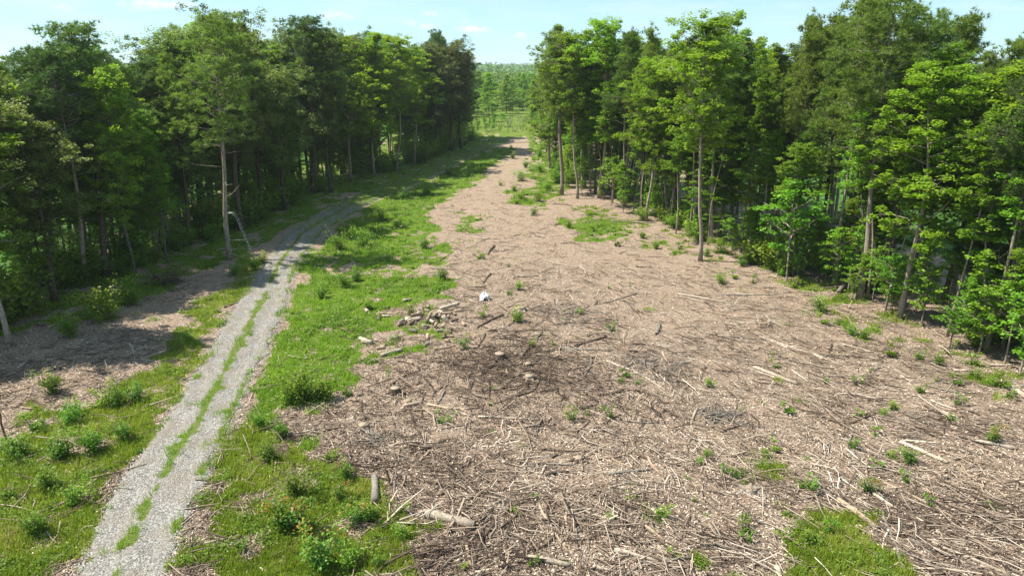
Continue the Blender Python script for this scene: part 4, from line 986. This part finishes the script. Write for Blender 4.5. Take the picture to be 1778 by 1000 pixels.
# ladder leaning by the pale pine
def ladder():
    m = plain('galvanised_metal', (.34, .34, .33), .6, .3); tx, ty = at(400, 452); bx, by = tx + 2.0, ty + .2
    root = bpy.data.objects.new('ladder', None); C.objects.link(root); root.location = (bx, by, g1(bx, by))
    top = Vector((-1.15, 0, 3.7)); 
    for s_ in (-.18, .18):
        g_ = Geo(); g_.tube([(0, s_, -.1), tuple(top * .5 + Vector((0, s_, 0))), (top.x, s_, top.z), (top.x - .25, s_, top.z + .28), (top.x - .65, s_, top.z + .3)], [.02] * 5, 6); g_.obj('rail', m, root)
    for k in range(11):
        f = .06 + k * .085; g_ = Geo(); g_.tube([(top.x * f, -.18, top.z * f), (top.x * f, .18, top.z * f)], [.018] * 2, 5); g_.obj('rung', m, root)
    g_ = Geo()
    for q in range(6): g_.tube([(top.x - .3 - q * .08, -.3, top.z + .30), (top.x - .3 - q * .08, .3, top.z + .30)], [.016] * 2, 4)
    for s_ in (-.3, .3): g_.tube([(top.x - .28, s_, top.z + .30), (top.x - .74, s_, top.z + .30)], [.02] * 2, 4)
    g_.obj('platform', m, root)
    g_ = Geo(); g_.tube([(top.x * .45, 0, top.z * .45), (-1.85, 0, top.z * .45)], [.016] * 2, 5); g_.obj('brace', m, root)
    g_ = Geo(); g_.tube([(top.x - .6, -.25, top.z + .3), (top.x - .65, -.25, top.z + .85), (top.x - .65, .25, top.z + .85), (top.x - .6, .25, top.z + .3)], [.018] * 4, 5); g_.obj('back_rail', m, root)
    tag(root, 'thin metal ladder with small platform leaning against the pale trunked pine', 'ladder')
ladder()

# bent rusty post at the left edge
def post():
    m = plain('rust', (.10, .045, .025), .85); x, y = at(12, 775); g_ = Geo()
    g_.tube([(0, 0, -.2), (.03, 0, .5), (-.03, 0, 1.1), (.02, .02, 1.5), (-.12, .02, 1.95), (-.18, 0, 2.15)], [.045, .045, .04, .04, .035, .03], 7, irr=.15)
    o = g_.obj('bent_post', m, smooth=True); o.location = (x, y, g1(x, y)); tag(o, 'dark bent stick standing upright like a post at the left edge', 'post')
post()

# seedlings and bushes on the clearing
SEED = [(900, 560, 'shrub0', .95), (1253, 490, 'shrub3', .62), (1275, 482, 'seed1', 1.3), (1307, 490, 'seed0', 1.3), (1427, 540, 'shrub1', 1.25), (1062, 573, 'seed0', 1.2), (1005, 545, 'seed1', 1.1), (900, 502, 'seed1', 1.5), (885, 512, 'seed1', 1.0),
        (806, 610, 'seed2', 1.5), (840, 552, 'seed1', 1.3), (1230, 666, 'seed1', 1.1), (1480, 772, 'seed1', 1.15), (1580, 802, 'shrub1', .75), (1505, 848, 'shrub2', .65), (1293, 918, 'seed0', 1.3), (1296, 937, 'seed0', .9), (1367, 710, 'seed1', 1.2), (1722, 770, 'shrub2', .8),
        (1632, 630, 'shrub0', .7), (1598, 622, 'seed1', 1.3), (1548, 616, 'seed1', 1.5), (765, 740, 'seed1', .8), (780, 737, 'seed0', .7), (1055, 728, 'seed0', 1.3), (1531, 718, 'seed1', 1.0), (1520, 752, 'seed0', 1.0), (1612, 874, 'seed0', 1.0), (1690, 655, 'seed1', 1.3), (1660, 665, 'seed1', 1.2),
        (1520, 808, 'seed0', .9), (1545, 790, 'seed1', .9), (1430, 560, 'seed1', 1.4), (1490, 665, 'seed0', 1.1), (1340, 470, 'shrub0', .9), (1685, 590, 'shrub0', .9), (1690, 630, 'seed0', 1.5), (1225, 790, 'seed1', .9), (1257, 816, 'seed0', .8), (1274, 822, 'seed1', .9), (1213, 802, 'seed1', .8),
        (1085, 655, 'seed1', 1.0), (925, 605, 'seed0', 1.0), (1490, 720, 'seed0', .9), (1650, 730, 'seed1', .9), (1665, 700, 'seed0', 1.1), (1600, 680, 'seed1', 1.1), (1170, 965, 'seed1', .8), (930, 870, 'seed0', .6), (926, 985, 'seed1', .7), (805, 990, 'seed1', .6), (890, 893, 'seed1', .5),
        (90, 685, 'shrub0', 1.1), (38, 795, 'shrub1', 1.0), (62, 745, 'seed1', 1.7), (205, 705, 'shrub0', 1.0), (180, 705, 'seed1', 1.6), (130, 720, 'seed0', 1.5), (120, 740, 'shrub1', .9), (160, 790, 'shrub0', 1.1), (235, 700, 'shrub1', .9), (110, 800, 'shrub0', 1.0), (215, 770, 'shrub0', .9), (90, 850, 'shrub1', .9), (60, 930, 'shrub0', .9), (130, 880, 'shrub1', .8), (20, 870, 'seed1', 1.4),
        (530, 700, 'shrub3', 1.1), (560, 696, 'shrub0', 1.1), (505, 700, 'shrub3', .9), (516, 860, 'shrub3', .72), (488, 765, 'shrub0', .8), (470, 805, 'shrub0', .8), (600, 832, 'shrub2', .8), (515, 925, 'shrub2', 1.2), (490, 920, 'shrub2', .9), (560, 990, 'shrub2', 1.2), (620, 915, 'shrub2', .95), (645, 905, 'shrub0', .7), (590, 870, 'shrub2', .7), (700, 940, 'shrub1', .6), (700, 895, 'seed1', .9), (605, 690, 'seed1', 1.3), (575, 805, 'seed1', 1.2), (450, 745, 'shrub0', .7), (600, 990, 'shrub1', .8), (655, 985, 'seed1', 1.0), (420, 960, 'seed1', 1.0),
        (600, 500, 'shrub3', .8), (640, 540, 'shrub0', .9), (715, 548, 'shrub3', .6), (770, 488, 'shrub0', 1.1), (620, 490, 'shrub0', 1.0), (590, 430, 'shrub3', 1.2), (630, 425, 'shrub3', 1.3), (600, 410, 'shrub3', 1.2), (690, 395, 'shrub0', 1.2), (738, 430, 'shrub0', 1.2), (560, 520, 'shrub0', .9), (660, 380, 'shrub3', 1.2), (700, 345, 'shrub0', 1.4), (740, 338, 'shrub3', 1.3), (780, 305, 'shrub0', 1.4),
        (905, 345, 'shrub0', 1.2), (935, 348, 'shrub3', 1.0), (893, 330, 'shrub0', 1.0), (925, 372, 'shrub1', 1.0), (897, 352, 'seed1', 2), (890, 275, 'shrub0', 1.2), (912, 292, 'shrub0', 1.2), (905, 315, 'shrub3', 1.2), (940, 300, 'shrub1', 1.5), (950, 330, 'shrub0', 1.5), (868, 322, 'seed1', 1.5), (935, 272, 'shrub1', 1.6), (1030, 400, 'shrub1', .8), (1115, 412, 'shrub0', .8), (1140, 430, 'shrub0', .8), (1070, 425, 'seed1', 1.6), (985, 395, 'shrub1', .9), (1180, 432, 'seed1', 1.4),
        (1480, 580, 'shrub0', .7), (1500, 585, 'shrub1', .7), (1720, 668, 'shrub1', .6), (1740, 670, 'seed1', 1.5), (1355, 480, 'shrub1', .8), (1290, 462, 'shrub0', .9), (1225, 445, 'shrub1', .8), (1380, 500, 'seed1', 1.5), (1408, 940, 'seed1', 1.2), (1440, 920, 'seed0', 1.0), (1348, 775, 'seed1', 1.0), (1328, 785, 'seed1', .9), (1395, 840, 'seed1', .8), (1755, 690, 'seed0', 1.2), (185, 560, 'shrub3', 1.4), (230, 530, 'shrub0', 1.5), (120, 590, 'shrub0', 1.3), (440, 470, 'shrub0', 1.1), (405, 478, 'shrub1', 1.0), (455, 460, 'shrub0', .9)]
for _ in range(64):
    x, y = wedge(1, 19, 80, .74); x, y = float(x[0]), float(y[0])
    if x < -8 or x > xr(y) + .5: continue
    pp = project(x, y); nearedge = x > xr(y) - 5
    SEED.append((pp[0], pp[1], ['seed0', 'seed1', 'seed1', 'shrub0'][rng.integers(4 if nearedge else 3)], .35 + .95 * rng.random() ** 1.5))
for px, py, key, s in SEED:
    x, y = at(px, py); small = key.startswith('seed')
    s2 = s * (.95 if small else 1.0 if px > 560 else 1.15)
    r = plant(key, x, y, s2, 'seedling' if small else 'bush', 'seedling' if small else 'bush', 'seedlings and bushes sprouting on the clearing')
    look = {'shrub0': 'mid green', 'shrub1': 'yellow green', 'shrub2': 'red tipped', 'shrub3': 'dark green', 'seed0': 'yellow green', 'seed1': 'mid green', 'seed2': 'red tipped'}[key]
    THINGS.append((r, 'seedling' if small else 'bush', look, 'open', x, y, s2, 'plant'))

# ------------------------------------------------------------------ wording that singles each thing out
ORD = ['nearest', 'second nearest', 'third nearest', 'fourth nearest', 'fifth nearest', 'sixth nearest', 'seventh nearest', 'eighth nearest', 'ninth nearest', 'tenth nearest', 'eleventh nearest', 'twelfth nearest', 'thirteenth nearest', 'fourteenth nearest', 'fifteenth nearest', 'sixteenth nearest']
LMK = [((778, 908), 'the thick sawn log'), ((745, 560), 'the heap of rounds'), ((840, 518), 'the white sheet'), ((632, 746), 'the flat stump'), ((1470, 960), 'the lower right grass'), ((1245, 722), 'the grey brush heap'),
       ((918, 650), 'the centre stumps'), ((1430, 535), 'the round bush by the pines'), ((1005, 800), 'the low red stump'), ((1580, 790), 'the yellow green sapling bush'), ((1745, 600), 'the bare dead tree'), ((1215, 450), 'the forked pale tree'),
       ((910, 345), 'the far clearing bushes'), ((530, 700), 'the verge bush'), ((515, 920), 'the red tipped bushes'), ((290, 493), 'the root ball'), ((12, 740), 'the bent post'), ((1150, 960), 'the broken bleached log'), ((1020, 400), 'the far grass patch'),
       ((600, 430), 'the track bend'), ((1345, 425 + 215), 'the lone white pole'), ((1720, 770), 'the right edge bush'), ((160, 800), 'the left verge'), ((740, 350), 'the shaded track')]
def near_lm(x, y):
    px, py = project(x, y, 0); best = min(LMK, key=lambda q: ((q[0][0] - px) ** 2 + ((q[0][1] - py) * 1.6) ** 2))
    dx, dy = px - best[0][0], (py - best[0][1]) * 1.6
    if abs(dx) > abs(dy): s = 'right of' if dx > 0 else 'left of'
    else: s = 'below' if dy > 0 else 'above'
    return s + ' ' + best[1]
from collections import defaultdict
cls = defaultdict(list)
def ordn(i):
    if i < 16: return ORD[i]
    return ['seventeenth', 'eighteenth', 'nineteenth', 'twentieth', 'twenty-first', 'twenty-second', 'twenty-third', 'twenty-fourth', 'twenty-fifth', 'twenty-sixth', 'twenty-seventh', 'twenty-eighth', 'twenty-ninth', 'thirtieth'][min(i - 16, 13)] + ' nearest'
LOOK = {'young0': 'low branched leafy tree', 'pine5': 'tiered slim pine', 'gum4': 'small crowned leafy tree', 'gum5': 'conical dull leafy tree', 'slim0': 'slim pale stemmed tree', 'slim1': 'slim bright leafy tree', 'pine0': 'round crowned pine', 'pine1': 'high crowned slim pine', 'pine2': 'cone shaped pine', 'pine3': 'ragged dark pine', 'pine4': 'dark flat topped pine', 'gum0': 'oval leafy tree', 'gum1': 'conical leafy tree', 'gum2': 'high crowned leafy tree', 'gum3': 'slender leafy tree', 'oak0': 'broad dull green oak', 'oak1': 'rounded dull green oak', 'sap0': 'pointed bright sapling', 'sap1': 'spreading bright sapling', 'sap2': 'bushy green sapling'}
for T_ in THINGS:
    o, cat, a, b, x, y, s, key = T_
    if key == 'wood': k = '%s %s %s %s' % (b, a, ('short ' if s < 1.1 else 'long ' if s > 2.2 else '') + cat, near_lm(x, y))
    elif key == 'plant': k = '%s %s %s' % (a, cat, near_lm(x, y))
    elif key == 'round': k = '%s sawn log round in the heap by the verge' % a if abs(project(x, y)[0] - 750) < 45 else '%s sawn log round strewn left of the heap' % a
    elif key == 'shrub':
        sec = 'near end' if y < 60 else 'middle' if y < 95 else 'far end'
        k = '%s %s shrub, %s of %s wood edge' % (b, 'tall' if s > 1.9 else 'low' if s < 1.4 else 'knee high', sec, a)
    elif b == 'far': k = '%s across the clearing end' % {'young0': 'conical young leafy tree', 'young1': 'rounded young leafy tree', 'gum0': 'oval young leafy tree', 'pine2': 'young pine'}[key] + (', far left' if x < -22 else ', left of middle' if x < 0 else ', right of middle' if x < 22 else ', far right')
    else:
        sec = 'near end' if y < 58 else 'middle' if y < 92 else 'far end'
        k = '%s, %s of %s wood%s' % (LOOK[key], sec, a, {'front': ', front row', 'inner': ', deeper in', 'under': ', shorter'}[b])
    cls[k].append(T_)
for k, v in cls.items():
    v.sort(key=lambda q: q[5])
    if len(v) == 1: v[0][0]['label'] = 'the only ' + k if False else k
    else:
        for i_, q in enumerate(v): q[0]['label'] = '%s, %s camera' % (k, ordn(i_))
for p in PROTO.values():
    pass
print('things', len(THINGS), 'objects', len(C.objects), 'max class', max((len(v), k) for k, v in cls.items()))
